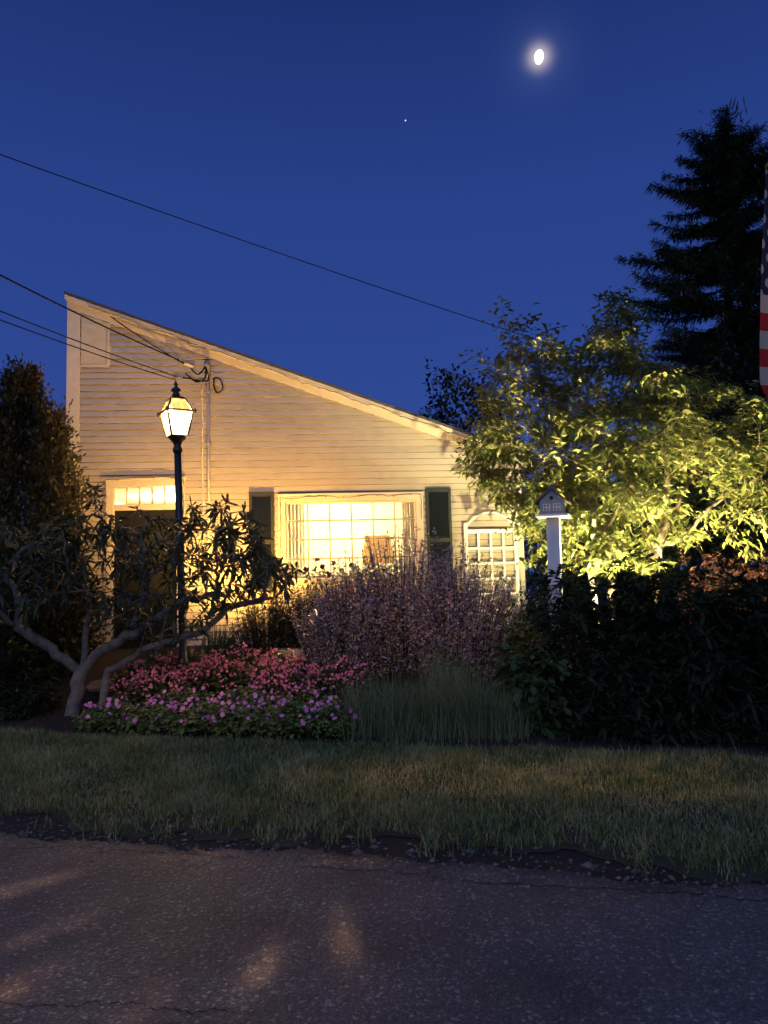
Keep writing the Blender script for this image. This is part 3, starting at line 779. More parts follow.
for a in (-.055, .055):
    mb = MB(); mb.box(a - .04, a + .04, -.146, -.1405, HB + .035, HB + .115); bw = obj('window', mb, M['white_post'], bh)
    mb = MB()
    for b_ in (-.018, .018):
        for c_ in (.055, .095): mb.box(a + b_ - .014, a + b_ + .014, -.149, -.1465, HB + c_ - .015, HB + c_ + .015)
    obj('pane', mb, M['bluegrey'], bw)

# ------------------------------------------------------------------ flag
FY = 4.75
ftip = at(769, 166, FY); fpx = ftip.x + 1.75; fbz = float(gh(fpx, FY))
fp = thing('flagpole', 'dark pole with a slanted white staff holding the hanging flag', 'flagpole', on(fpx, FY))
mb = MB(); mb.tube([(fpx, FY, fbz - .3), (fpx, FY, ftip.z + 1.2)], [.11, .09], 12); obj('pole', mb, M['bark_dark'], fp, smooth=True)
mb = MB(); mb.tube([ftip, (fpx, FY, ftip.z - .12)], .014, 8); obj('staff', mb, M['white_post'], fp, smooth=True)
mb = MB(); mb.lathe([(.004, -.03), (.022, -.015), (.024, .01), (.004, .03)], 10, ftip); obj('ball', mb, M['brass'], fp, smooth=True)
zt_ = ftip.z - .02; zb_ = at(764, 400, FY).z; HO = zt_ - zb_
m_, t_, o_ = nt('flag_cloth')
uvn = N(t_, 'ShaderNodeUVMap'); sp = N(t_, 'ShaderNodeSeparateXYZ'); t_.links.new(uvn.outputs[0], sp.inputs[0])
def mth(t, op, a, b=None):
    n = N(t, 'ShaderNodeMath', operation=op)
    for i, v in enumerate((a, b)):
        if v is None: continue
        if hasattr(v, 'is_output'): t.links.new(v, n.inputs[i])
        else: n.inputs[i].default_value = v
    return n.outputs[0]
su, sv = sp.outputs[0], sp.outputs[1]
par_ = mth(t_, 'MODULO', mth(t_, 'FLOOR', mth(t_, 'MULTIPLY', mth(t_, 'SUBTRACT', .99999, sv), 13)), 2)
stripe = mixc(t_, par_, (.48, .014, .016), (.5, .43, .34))
cant = mth(t_, 'MULTIPLY', mth(t_, 'LESS_THAN', su, .4), mth(t_, 'GREATER_THAN', sv, 6 / 13))
def cell(v, k, ph=0): return mth(t_, 'SUBTRACT', mth(t_, 'FRACT', mth(t_, 'ADD', mth(t_, 'MULTIPLY', v, k), ph)), .5)
def stars(ph):
    a = mth(t_, 'MULTIPLY', cell(su, 6 / .4, ph), 1.0); b = cell(mth(t_, 'SUBTRACT', sv, 6 / 13), 5 / (7 / 13), ph)
    return mth(t_, 'LESS_THAN', mth(t_, 'ADD', mth(t_, 'MULTIPLY', a, a), mth(t_, 'MULTIPLY', b, b)), .035)
st_ = mth(t_, 'MAXIMUM', stars(0), stars(.5))
blue = mixc(t_, st_, (.010, .012, .04), (.35, .34, .32))
fc = mixc(t_, cant, stripe, blue)
df = N(t_, 'ShaderNodeBsdfPrincipled'); df.inputs['Roughness'].default_value = .8; t_.links.new(fc, df.inputs['Base Color'])
tl_ = N(t_, 'ShaderNodeBsdfTranslucent'); t_.links.new(fc, tl_.inputs[0]); mx_ = N(t_, 'ShaderNodeMixShader'); mx_.inputs[0].default_value = .3
t_.links.new(df.outputs[0], mx_.inputs[1]); t_.links.new(tl_.outputs[0], mx_.inputs[2]); t_.links.new(mx_.outputs[0], o_.inputs[0])
# cloth laced under the staff, its starred end at the tip, hanging in soft folds
nu, nv = 60, 40; V = []; UV = []; FW = 1.6
for i in range(nu + 1):
    for j in range(nv + 1):
        u = i / nu; v = j / nv; w_ = 1 - v
        x = ftip.x - .02 + u * FW * .93 - .085 * math.sin(min(1, w_ * 1.9) * math.pi / 2) * (1 - u) + .02 * math.sin(w_ * 5) * (1 - u)
        if w_ > .9: x += (1 - u) * .35 * (w_ - .9) ** 2 * 20 * (1 if u < .05 else .3)
        y = FY + (math.sin(u * 17 + w_ * 1.2) * .07 + math.sin(u * 41 + 1) * .02) * (.25 + .75 * w_)
        z = zt_ - .12 * u - w_ * HO * (1 - .04 * u) - .10 * u * w_ * math.exp(-u * 3)
        V.append((x, y, z)); UV.append((u, v))
Fv = [(i * (nv + 1) + j, (i + 1) * (nv + 1) + j, (i + 1) * (nv + 1) + j + 1, i * (nv + 1) + j + 1) for i in range(nu) for j in range(nv)]
mb = MB(); mb.add(V, Fv)
fo = obj('flag', mb, m_, None, base=Vector((ftip.x, FY, zb_)), smooth=True)
ul = fo.data.uv_layers.new(name='UVMap')
for lp_ in fo.data.loops: ul.data[lp_.index].uv = UV[lp_.vertex_index]
fo.modifiers.new('thick', 'SOLIDIFY').thickness = .003
tag(fo, 'red and white striped flag with starred blue corner hanging limp', 'flag')

# ------------------------------------------------------------------ moon and planet
mp = at(539, 57, 6000); k = 6000 / F
def ball(name, c, rx, ry, rz, mat, ang, lab, ct):
    mb = MB(); mb.lathe([(max(.001, math.sin(math.pi * i / 16)), -math.cos(math.pi * i / 16)) for i in range(17)], 24)
    o = obj(name, mb, mat, smooth=True); o.location = c; o.scale = (rx, ry, rz); o.rotation_euler = (0, ang, 0); tag(o, lab, ct); return o
ball('moon', mp, 4.6 * k, 4.6 * k, 7.8 * k, emit('moonlight', (1, .97, .88), 4), R(8), 'bright white gibbous moon high in the blue sky', 'moon')
ball('planet', at(405.5, 120.5, 6000), .75 * k, .75 * k, .75 * k, emit('planet_light', (.8, .9, 1), 1.2), 0, 'tiny pale planet alone in the sky above the roof', 'planet')

# ------------------------------------------------------------------ big plants
M['rhodo_leaf'] = leafm('rhododendron_leaf', [(.022, .036, .013), (.035, .05, .018), (.05, .052, .022), (.035, .06, .02)], .5, .14, .35)
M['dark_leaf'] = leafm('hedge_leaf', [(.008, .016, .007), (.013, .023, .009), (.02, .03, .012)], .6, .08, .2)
M['maple_leaf'] = leafm('dogwood_leaf', [(.08, .11, .022), (.13, .17, .032), (.11, .12, .03), (.2, .21, .06), (.15, .11, .04), (.10, .15, .03)], .5, .4, .3)
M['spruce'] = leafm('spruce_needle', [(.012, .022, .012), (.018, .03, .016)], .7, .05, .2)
M['cedar'] = leafm('cedar_scale', [(.045, .045, .016), (.07, .055, .02), (.03, .036, .012)], .6, .2)

def whorls(C, U, k, L, W, droop=.35, spread=.9):
    """k long leaves around every shoot tip C pointing along U"""
    n = len(C); U = nrm(U); A = nrm(np.cross(U, rng.normal(size=(n, 3)))); B = np.cross(U, A)
    P, D, LL = [], [], []
    for j in range(k):
        a = 2 * math.pi * j / k + rng.uniform(-.3, .3, n)[:, None]; el = rng.uniform(.05, .75, n)[:, None]
        D.append((A * np.cos(a) + B * np.sin(a)) * spread + U * el); P.append(C - U * rng.uniform(0, .05, n)[:, None]); LL.append(L * rng.uniform(.65, 1.15, n))
    P = np.concatenate(P); D = np.concatenate(D); LL = np.concatenate(LL)
    return leaves(P, D, LL, LL * W, np.clip(rng.normal(droop, .2, len(P)), -.1, .9), .35, True)

# left rhododendron: hand-laid limbs, then grown twigs
def P3(px, py, Y): return at(px, py, Y)
rbase = flat(72, 712, .17)
RY = rbase.y
rh = thing('rhododendron', 'open rhododendron with bare forked trunk and drooping dark leaves', 'shrub', on(rbase.x, rbase.y))
nodes, par = [], []
i0 = poly_nodes([rbase + Vector((0, 0, -.15)), P3(76, 690, RY), P3(82, 672, RY)], .1, nodes, par)
iL = poly_nodes([P3(82, 672, RY), P3(50, 648, RY - .05), P3(18, 628, RY - .1), P3(19, 600, RY - .1), P3(10, 575, RY - .05)], .1, nodes, par, i0)
iL2 = poly_nodes([P3(18, 628, RY - .1), P3(-15, 600, RY - .3)], .1, nodes, par, iL - 6)
i1 = poly_nodes([P3(82, 672, RY), P3(96, 655, RY), P3(128, 636, RY - .05), P3(160, 617, RY - .1), P3(186, 598, RY - .1), P3(228, 594, RY)], .1, nodes, par, i0)
i2 = poly_nodes([P3(128, 636, RY - .05), P3(150, 590, RY + .1), P3(140, 560, RY + .1)], .1, nodes, par, i1 - 9)
i3 = poly_nodes([rbase + Vector((.25, .12, -.12)), P3(108, 672, RY + .1), P3(135, 655, RY + .1), P3(158, 645, RY), P3(166, 610, RY)], .1, nodes, par)
i4 = poly_nodes([P3(158, 645, RY), P3(200, 632, RY - .1), P3(228, 608, RY), P3(276, 596, RY)], .1, nodes, par, i3 - 4)
i5 = poly_nodes([P3(84, 668, RY), P3(86, 630, RY + .05), P3(92, 600, RY)], .1, nodes, par, i0)
nseed = len(nodes); rlimb = {}
for i in range(nseed):                                          # limbs thin out along their length
    dd_ = float(np.linalg.norm(nodes[i] - np.array(rbase))); rlimb[i] = max(.013, .068 * math.exp(-dd_ * .9)) * random.uniform(.86, 1.12)
att = []
while len(att) < 1080:
    px = random.uniform(-60, 290); t = px / 290
    top = 506 + 14 * abs(math.sin(px * .05)) - (6 if 180 < px < 250 else 0) + (10 if px < 60 else 0) + max(0, px - 245) * 1.1; bot = 622 - 14 * math.sin(px * .03) - max(0, px - 200) * .25
    py = random.uniform(top, bot); att.append(np.array(at(px, py, RY + random.uniform(-.85, .85))))
for px, py in ((97, 488), (101, 490), (90, 500), (285, 575), (298, 566), (230, 502), (244, 510), (215, 500), (205, 502), (150, 507), (135, 505)): att.append(np.array(at(px, py, RY + random.uniform(-.3, .3))))
nodes, par = colonize(att, nodes, par, .085, .9, .108, 60)
mb, tips, rr = skin(nodes, par, .0055, 2.1, 6, rlimb)
obj('trunk', mb, M['bark'], rh, smooth=True)
tp = np.array([nodes[i] for i in tips if i >= nseed]); td = np.array([nodes[i] - nodes[par[i]] for i in tips if i >= nseed])
td = nrm(td) + np.array([0, -.1, .55])
kk = [j for j in range(nseed, len(nodes)) if j not in set(tips) and random.random() < .3 and rr[j] < .012]
sp_ = np.array([nodes[j] for j in kk]); sd_ = rdir(len(kk)) * .6 + (0, 0, .5)
V, T = cat(whorls(tp, td, 9, .165, .21, .35), whorls(sp_, sd_, 7, .145, .22, .4))
obj_np('foliage', V, T, M['rhodo_leaf'], rh)

# dogwood-like tree lit from below
TY = 9.9
tb_ = gpt(655, TY)
dg = thing('leafy_tree', 'multi stemmed yellow green tree lit from below beside the house', 'tree', tb_)
nodes, par = [], []
i0 = poly_nodes([tb_ + Vector((0, 0, -.2)), P3(654, 560, TY), P3(660, 545, TY)], .14, nodes, par)
a = poly_nodes([P3(660, 545, TY), P3(664, 520, TY), P3(667, 480, TY + .1), P3(664, 430, TY + .2), P3(640, 380, TY + .2)], .14, nodes, par, i0)
b_ = poly_nodes([P3(660, 545, TY), P3(672, 515, TY + .2), P3(690, 480, TY + .4), P3(705, 440, TY + .5)], .14, nodes, par, i0)
c_ = poly_nodes([P3(660, 545, TY), P3(682, 538, TY - .1), P3(697, 520, TY - .2), P3(720, 498, TY - .3), P3(748, 486, TY - .4), P3(775, 462, TY - .4)], .14, nodes, par, i0)
d_ = poly_nodes([P3(664, 524, TY), P3(650, 505, TY - .2), P3(634, 490, TY - .3), P3(622, 468, TY - .3), P3(600, 430, TY - .3)], .14, nodes, par, a - 14)
i9 = poly_nodes([tb_ + Vector((-.55, .1, -.2)), P3(612, 562, TY), P3(606, 535, TY), P3(590, 505, TY - .1), P3(560, 470, TY - .2)], .14, nodes, par)
i8 = poly_nodes([P3(606, 535, TY), P3(620, 500, TY + .2), P3(632, 460, TY + .3)], .14, nodes, par, i9 - 6)
nseed = len(nodes)
def crown_ok(px, py):
    # outline of the crown, read as a left and a right limit and a top
    xsL = np.interp(py, [300, 340, 375, 400, 440, 470, 500, 530, 560], [628, 520, 485, 478, 470, 462, 500, 515, 530])
    top = np.interp(px, [460, 480, 505, 530, 555, 580, 605, 625, 640, 670, 720, 768, 820], [440, 350, 325, 322, 345, 350, 305, 292, 345, 368, 385, 395, 400])
    return px > xsL and py > top
att = []
while len(att) < 1700:
    px = random.uniform(455, 830); py = random.uniform(290, 568)
    if not crown_ok(px, py): continue
    if px > 655 and py > 478 + 25 * math.sin(px * .045) and random.random() < .88: continue
    if (px < 560 and py > 525 + 14 * math.sin(px * .11)) and random.random() < .8: continue
    if px > 690 and (395 < py < 445 or py > 470) and random.random() < .6: continue
    dep = random.uniform(-1.25, 1.4) * (1 - .35 * abs(px - 630) / 200)
    if px < 545: dep = random.uniform(-1.0, .35)
    if py < 405 and random.random() < .35: continue
    q = np.array(at(px, py, TY + dep)); w_ = math.sin(q[0] * 4.3 + 1) * math.sin(q[2] * 9.5 + q[0] * 1.3) + .8 * math.sin(q[1] * 5.7 + q[2] * 2.1) * math.sin(q[0] * 2.9 - q[2] * 4.1)
    if w_ < -.02 and random.random() < .85: continue
    att.append(q)
for px, py in ((500, 304), (501, 314), (506, 326), (514, 342), (474, 352), (480, 366), (556, 326), (552, 342), (621, 288), (616, 300), (608, 312), (600, 326), (592, 340), (640, 312), (634, 326), (690, 372), (706, 380), (742, 392), (768, 402), (530, 322), (575, 345)):
    att += [np.array(at(px, py, TY - .2 + (.1 if px > 540 else -.25))) + rng.normal(size=3) * .03 for _ in range(2)]
nodes, par = colonize(att, nodes, par, .12, 1.5, .15, 90)
mb, tips, rr = skin(nodes, par, .0045, 2.25, 6, {i: .02 for i in range(nseed)})
obj('trunk', mb, M['bark_tan'], dg, smooth=True)
ii = [j for j in range(nseed, len(nodes)) if rr[j] < .02]
C = np.array([nodes[j] for j in ii]); dd = nrm(np.array([nodes[j] - nodes[par[j]] for j in ii]))
k = 18; n = len(C) * k
P = np.repeat(C, k, 0) + rng.normal(size=(n, 3)) * (.10, .10, .028)
D = np.repeat(dd, k, 0) * .5 + rdir(n) * (1, 1, .3) + (0, 0, -.15)
Lf = rng.gamma(7, .0125, n).clip(.04, .13)
V, T = leaves(P, D, Lf, Lf * rng.uniform(.34, .6, n), rng.uniform(.1, .6, n), .2)
obj_np('crown', V, T, M['maple_leaf'], dg)
print('dogwood nodes', len(nodes), 'leaves', n)

# spruce
def spruce(base, top, Rb, lab, name='spruce_tree', seed=1, lvl=.34, dens=1.0):
    o = thing(name, lab, 'tree', base); Hh = top.z - base.z
    mb = MB(); mb.tube([base + Vector((0, 0, -.3)), base.lerp(top, .5), top], [.28, .16, .02], 8); obj('trunk', mb, M['bark_dark'], o, smooth=True)
    Ps, Ds, Ls = [], [], []; bm_ = MB()
    z = Hh * .12
    while z < Hh - .25:
        f = 1 - z / Hh; rad = Rb * f ** .5 + .12
        for q in range(rng.integers(7, 11)):
            a = rng.uniform(0, 2 * math.pi); ln = rad * rng.uniform(.5, 1.14); d = np.array([math.cos(a), math.sin(a), 0])
            b0 = np.array(base.lerp(top, z / Hh)); m = max(4, int(ln / .14)); pts = []
            for s_ in range(m + 1):
                t = s_ / m; p = b0 + d * ln * t + np.array([0, 0, 1]) * ln * (-.28 * t + .30 * t * t + (.25 * (1 - f) * t)); pts.append(p)
                if t > .12:
                    kk = int(30 * dens)
                    side = np.array([-d[1], d[0], 0])
                    for w_ in range(kk):
                        sg = rng.choice((-1, 1)); Ps.append(p + rng.normal(size=3) * .05); Ds.append(d * rng.uniform(.2, 1) + side * sg * rng.uniform(.2, 1) + np.array([0, 0, rng.uniform(-.9, .5)])); Ls.append(rng.uniform(.12, .40) * (1.15 - .5 * t))
            bm_.tube(pts, [.03 * (1 - i / (m + 1)) + .006 for i in range(m + 1)], 4)
        z += lvl * rng.uniform(.55, 1.1)
    n0 = 160; Ps += [np.array(top) + np.array([rng.normal() * .32, rng.normal() * .32, -rng.uniform(-.15, 1.2)]) for _ in range(n0)]; Ds += [np.array([rng.normal() * .5, rng.normal() * .5, 1.]) for _ in range(n0)]; Ls += [rng.uniform(.25, .6) for _ in range(n0)]
    obj('limbs', bm_, M['bark_dark'], o)
    Ls = np.array(Ls); V, T = leaves(np.array(Ps), np.array(Ds), Ls, .026 + Ls * .03, .15, .2)
    obj_np('crown', V, T, M['spruce'], o)
SY = 21
sb = at(728, 560, SY); spruce(on(sb.x, SY), at(727, 120, SY), 4.6, 'tall black spruce standing against the sky behind the yellow green tree')
sb = at(842, 560, 24); spruce(on(sb.x, 24), at(835, 200, 24), 4.2, 'second spruce at the frame edge, behind the flag', dens=.8)

# dark tree behind the roof and dark woods to the right
def bushy(name, lab, catg, base, C, rad, n_att, leafmat, barkmat, L, k=10, step=.3, group=None, wratio=.6, tip=.01, squash=1):
    o = thing(name, lab, catg, base, group)
    att = rdir(n_att) * rng.uniform(.25, 1, (n_att, 1)) ** .5 * np.array(rad)
    att *= (1 + .18 * np.sin(att[:, :1] * 3 + att[:, 2:] * 2.2)); att = att + np.array(C)
    att = att[att[:, 2] > base.z + .05]
    nodes, par = [], []
    poly_nodes([base + Vector((0, 0, -.15)), Vector(base).lerp(Vector(C), .6)], step, nodes, par)
    nodes, par = colonize(att, nodes, par, step, max(rad) * 2, step * 1.3, 60)
    mb, tips, rr = skin(nodes, par, tip, 2.2, 5); obj('trunk', mb, barkmat, o, smooth=True)
    P0 = np.concatenate([nodes[2:], att]); n = len(P0) * k
    P = np.repeat(P0, k, 0) + rng.normal(size=(n, 3)) * step * .55
    Lf = rng.uniform(.6, 1.2, n) * L
    V, T = leaves(P, rdir(n) + (0, 0, -.1), Lf, Lf * wratio, .2, .2); obj_np('crown', V, T, leafmat, o); return o
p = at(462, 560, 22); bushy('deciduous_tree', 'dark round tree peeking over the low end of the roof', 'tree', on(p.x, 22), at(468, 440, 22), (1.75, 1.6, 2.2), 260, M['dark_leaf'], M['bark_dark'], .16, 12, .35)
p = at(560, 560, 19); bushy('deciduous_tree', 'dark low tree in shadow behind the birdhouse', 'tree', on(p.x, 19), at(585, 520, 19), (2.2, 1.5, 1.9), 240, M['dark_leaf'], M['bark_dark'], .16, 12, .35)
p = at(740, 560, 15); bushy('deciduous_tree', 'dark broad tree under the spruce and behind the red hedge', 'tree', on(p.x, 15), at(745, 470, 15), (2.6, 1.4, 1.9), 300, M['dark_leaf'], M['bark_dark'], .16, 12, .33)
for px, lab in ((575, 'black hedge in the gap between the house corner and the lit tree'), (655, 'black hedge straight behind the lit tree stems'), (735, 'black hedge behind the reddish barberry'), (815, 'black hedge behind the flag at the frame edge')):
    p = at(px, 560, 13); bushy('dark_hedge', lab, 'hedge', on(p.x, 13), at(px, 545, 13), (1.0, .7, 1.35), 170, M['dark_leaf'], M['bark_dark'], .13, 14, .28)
# left cedar
def cedar(px, top, bot, Y, rad, lab, n=5200):
    b = gpt(px, Y); t = at(px, top, Y); o = thing('cedar_tree', lab, 'tree', b)
    mb = MB(); mb.tube([b + Vector((0, 0, -.2)), t], [.09, .01], 6); obj('trunk', mb, M['bark_dark'], o)
    H_ = t.z - b.z; nc = n // 34
    f = rng.uniform(.03, .97, nc) ** .9; a = rng.uniform(0, 2 * math.pi, nc); r = rad * (1 - f) ** .7 * (.35 + .65 * rng.uniform(0, 1, nc) ** .5) * (1 + .25 * np.sin(a * 3 + f * 9))
    C = np.stack([b.x + r * np.cos(a), b.y + r * np.sin(a), b.z + f * H_], 1)
    U = np.stack([np.cos(a) * .6, np.sin(a) * .6, 1.0 + 0 * a], 1)
    m = 46; P = np.repeat(C, m, 0) + np.repeat(nrm(U), m, 0) * rng.uniform(-.16, .22, (nc * m, 1)) + rng.normal(size=(nc * m, 3)) * .06
    Lf = rng.uniform(.06, .12, nc * m)
    V, T = leaves(P, np.repeat(nrm(U), m, 0) + rdir(nc * m) * .8, Lf, Lf * .42, .05, .2); obj_np('crown', V, T, M['cedar'], o)
cedar(16, 370, 600, 10.2, .85, 'olive brown cedar left of the house, tallest of the evergreens', 17000)
cedar(50, 414, 600, 9.9, .55, 'smaller cedar spire overlapping the left house corner', 9000)
cedar(-40, 400, 600, 10.0, .95, 'cedar at the left frame edge with only its side showing', 13000)

# shrubs: mounded
def mound(name, lab, base, rad, nsh, L, W, mat, k=8, group=None, up=.6, droop=.3, catg='shrub', shell=.55):
    """a shrub of stems from the base to shoot tips on a rounded mass, each with a whorl of leaves"""
    o = thing(name, lab, catg, base, group)
    d = rdir(nsh); d[:, 2] = np.abs(d[:, 2]) * 1.0 - .05
    rr_ = rng.uniform(shell ** 2, 1, (nsh, 1)) ** .5 * (1 + .14 * np.sin(d[:, :1] * 5 + d[:, 2:] * 4 + 1) + .1 * np.sin(d[:, 1:2] * 9))
    C = np.array(base) + d * rr_ * np.array(rad)
    C[:, 2] = np.maximum(C[:, 2], gh(C[:, 0], C[:, 1]) + .05)
    mb = MB()
    for c in C[rng.permutation(nsh)[:min(nsh, 70)]]:
        b0 = np.array(base) + np.array([rng.normal() * .08, rng.normal() * .08, -.05]); m = b0 * .45 + c * .55 + rng.normal(size=3) * .05; mb.tube([b0, m, c], [.014, .008, .003], 4)
    obj('stems', mb, M['bark_dark'], o)
    V, T = whorls(C, d * .7 + rdir(nsh) * .4 + (0, 0, up), k, L, W, droop); obj_np('foliage', V, T, mat, o); return o
def gp(px, py, z=.15): return (lambda p: on(p.x, p.y))(flat(px, py, z))
HG = 'dark rhododendrons along the right of the bed'
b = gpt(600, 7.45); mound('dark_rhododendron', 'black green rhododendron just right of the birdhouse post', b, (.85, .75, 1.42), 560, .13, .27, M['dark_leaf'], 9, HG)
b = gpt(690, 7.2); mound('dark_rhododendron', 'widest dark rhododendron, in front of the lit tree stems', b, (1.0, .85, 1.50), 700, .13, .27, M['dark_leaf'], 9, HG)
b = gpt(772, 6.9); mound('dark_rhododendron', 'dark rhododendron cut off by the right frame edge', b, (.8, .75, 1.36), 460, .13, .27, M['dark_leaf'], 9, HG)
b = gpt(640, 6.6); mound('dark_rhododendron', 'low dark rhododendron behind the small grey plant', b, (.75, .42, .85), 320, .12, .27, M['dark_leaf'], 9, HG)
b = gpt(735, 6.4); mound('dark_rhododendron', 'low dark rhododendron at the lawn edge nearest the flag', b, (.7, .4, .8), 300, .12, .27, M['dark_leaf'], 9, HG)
M['hydra'] = leafm('broad_leaf', [(.03, .06, .018), (.05, .085, .025), (.06, .09, .03)], .45, .25)
b = gpt(530, 6.95); mound('hydrangea_shrub', 'broad leaved green shrub between the purple bush and dark rhododendrons', b, (.42, .38, .82), 150, .13, .58, M['hydra'], 6, None, .5, .45)
M['lime'] = leafm('lime_leaf', [(.14, .2, .03), (.2, .24, .05), (.16, .2, .04)], .5, .35)
b = gpt(517, 8.05); mound('lime_shrub', 'small bright yellow green shrub glowing below the trellis', b, (.26, .22, .92), 150, .06, .55, M['lime'], 7, None, .5, .3)
M['white_bloom'] = leafm('white_petal', [(.7, .7, .62), (.6, .6, .5)], .6, .3)
# white-flowered small plant
b = gpt(535, 8.3); wp = thing('white_phlox_plant', 'white flowered plant at the foot of the birdhouse post', 'plant', b)
C = np.array(b) + rng.normal(size=(60, 3)) * (.2, .15, .2) + (-.05, 0, .72)
mb = MB()
for c in C[:34]: mb.tube([np.array(b) + rng.normal(size=3) * (.05, .05, 0) - (0, 0, .05), c], [.006, .003], 4)
obj('stems', mb, M['bark_dark'], wp)
P = np.repeat(C, 8, 0) - rng.uniform(0, .3, (480, 1)) * (0, 0, 1.) + rng.normal(size=(480, 3)) * .03; V, T = leaves(P, rdir(480), .07, .03); obj_np('foliage', V, T, M['hydra'], wp)
V, T = flowers(np.repeat(C[:26], 4, 0) + rng.normal(size=(104, 3)) * .02, rdir(104) + (0, -.6, .6), .02); obj_np('blossoms', V, T, M['white_bloom'], wp)
# reddish hedge behind on the right
M['barb'] = leafm('barberry_leaf', [(.10, .035, .03), (.15, .055, .045), (.2, .09, .06), (.1, .05, .03)], .6, .3)
b = gpt(742, 10.6); mound('barberry_hedge', 'reddish brown barberry hedge behind the lit tree stems', b, (1.15, .6, 1.35), 900, .05, .5, M['barb'], 8, None, .6, .2)
b = gpt(800, 10.2); mound('barberry_hedge', 'reddish brown barberry at the right frame edge', b, (.9, .6, 1.4), 500, .05, .5, M['barb'], 8, None, .6, .2)
# small grey plant
M['silver'] = leafm('silver_leaf', [(.12, .15, .11), (.18, .2, .16)], .6, .2)
def wand(name, lab, base, rad, hgt, nst, mats, cat_='plant', leafn=26, Ls=.035, Wr=.4, spread=.45, bloom=None, bl_top=.5, group=None, stemmat='bark_dark', lean=0):
    """upright stems set with small leaves; optional blossom part along the upper stems"""
    o = thing(name, lab, cat_, base, group); B = np.array(base)
    a = rng.uniform(0, 2 * math.pi, nst); r = np.sqrt(rng.uniform(0, 1, nst))
    b0 = B + np.stack([np.cos(a) * r * rad[0] * .55, np.sin(a) * r * rad[1] * .55, -.03 + 0 * a], 1)
    b0[:, 2] = gh(b0[:, 0], b0[:, 1]) - .03
    dr = np.stack([np.cos(a) * r * rad[0] * spread, np.sin(a) * r * rad[1] * spread, 0 * a], 1) + rng.normal(size=(nst, 3)) * (.05, .05, 0) + (lean, 0, 0)
    hh = hgt * (1 - .42 * r ** 2) * (1.12 - .6 * rng.beta(1.3, 1.8, nst))
    tp = b0 + dr * (hh / hgt)[:, None] + np.stack([0 * a, 0 * a, hh], 1)
    mid = b0 + dr * .3 + np.stack([0 * a, 0 * a, hh * .55], 1)
    mb = MB()
    for i in range(nst): mb.tube([b0[i], mid[i], tp[i]], [.006, .004, .002], 3)
    obj('stems', mb, M[stemmat], o)
    def along(t):
        i = np.arange(nst)[:, None]; t = t[..., None]
        return (1 - t) ** 2 * b0[:, None] + 2 * t * (1 - t) * mid[:, None] + t * t * tp[:, None]
    t = rng.uniform(.12, 1, (nst, leafn)); P = along(t).reshape(-1, 3) + rng.normal(size=(nst * leafn, 3)) * .012
    Lf = rng.uniform(.6, 1.3, len(P)) * Ls
    V, T = leaves(P, rdir(len(P)) * (1, 1, .6) + (0, 0, .35), Lf, Lf * Wr, .15, .2); obj_np('foliage', V, T, mats, o)
    if bloom is not None:
        m, cnt, size = bloom; t = rng.uniform(bl_top, 1.02, (nst, cnt)); P = along(t).reshape(-1, 3) + rng.normal(size=(nst * cnt, 3)) * .014
        V, T = leaves(P, rdir(len(P)) + (0, 0, .4), size * rng.uniform(.7, 1.3, len(P)), size * .6, .1, .3); obj_np('blossoms', V, T, m, o)
    return o
b = gp(627, 738, .1); wand('silver_plant', 'small grey leaved plant alone at the foot of the dark rhododendrons', b, (.16, .14), .36, 26, M['silver'], leafn=26, Ls=.04, Wr=.25, spread=.9)
# the purple bush, three shrubs grown into each other
M['purple_leaf'] = leafm('purple_leaf', [(.42, .28, .25), (.58, .40, .35), (.44, .38, .27), (.42, .32, .40), (.32, .34, .2), (.40, .41, .28)], .6, .3)
M['purple_bloom'] = leafm('purple_floret', [(.5, .38, .56), (.58, .42, .56), (.58, .42, .48)], .6, .3)
PG = 'purple bush by the picture window'
b = gpt(405, 8.7); wand('purple_shrub', 'tallest purple brown bush rising in front of the picture window', b, (1.0, .6), 1.66, 420, M['purple_leaf'], 'shrub', 76, .042, .5, .62, (M['purple_bloom'], 12, .03), .45)
b = gpt(462, 8.3); wand('purple_shrub', 'purple wispy bush leaning towards the trellis', b, (.65, .5), 1.5, 210, M['purple_leaf'], 'shrub', 76, .042, .5, .85, (M['purple_bloom'], 14, .03), .4, lean=.1)
b = gpt(350, 8.6); wand('purple_shrub', 'rusty purple bush between the pink flowers and the window', b, (.75, .5), 1.38, 240, M['purple_leaf'], 'shrub', 76, .042, .5, .6, (M['purple_bloom'], 10, .03), .5)
M['olive_leaf'] = leafm('olive_leaf', [(.13, .14, .04), (.18, .16, .06), (.16, .11, .06), (.11, .14, .04)], .6, .3)
b = gpt(272, 9.6); wand('olive_shrub', 'low olive shrub under the dark shutter, behind the pink flowers', b, (.6, .4), 1.0, 180, M['olive_leaf'], 'shrub', 40, .05, .45, .5)
b = gpt(318, 9.9); wand('olive_shrub', 'taller olive shrub just below the picture window sill', b, (.5, .35), 1.15, 160, M['olive_leaf'], 'shrub', 40, .05, .45, .5)
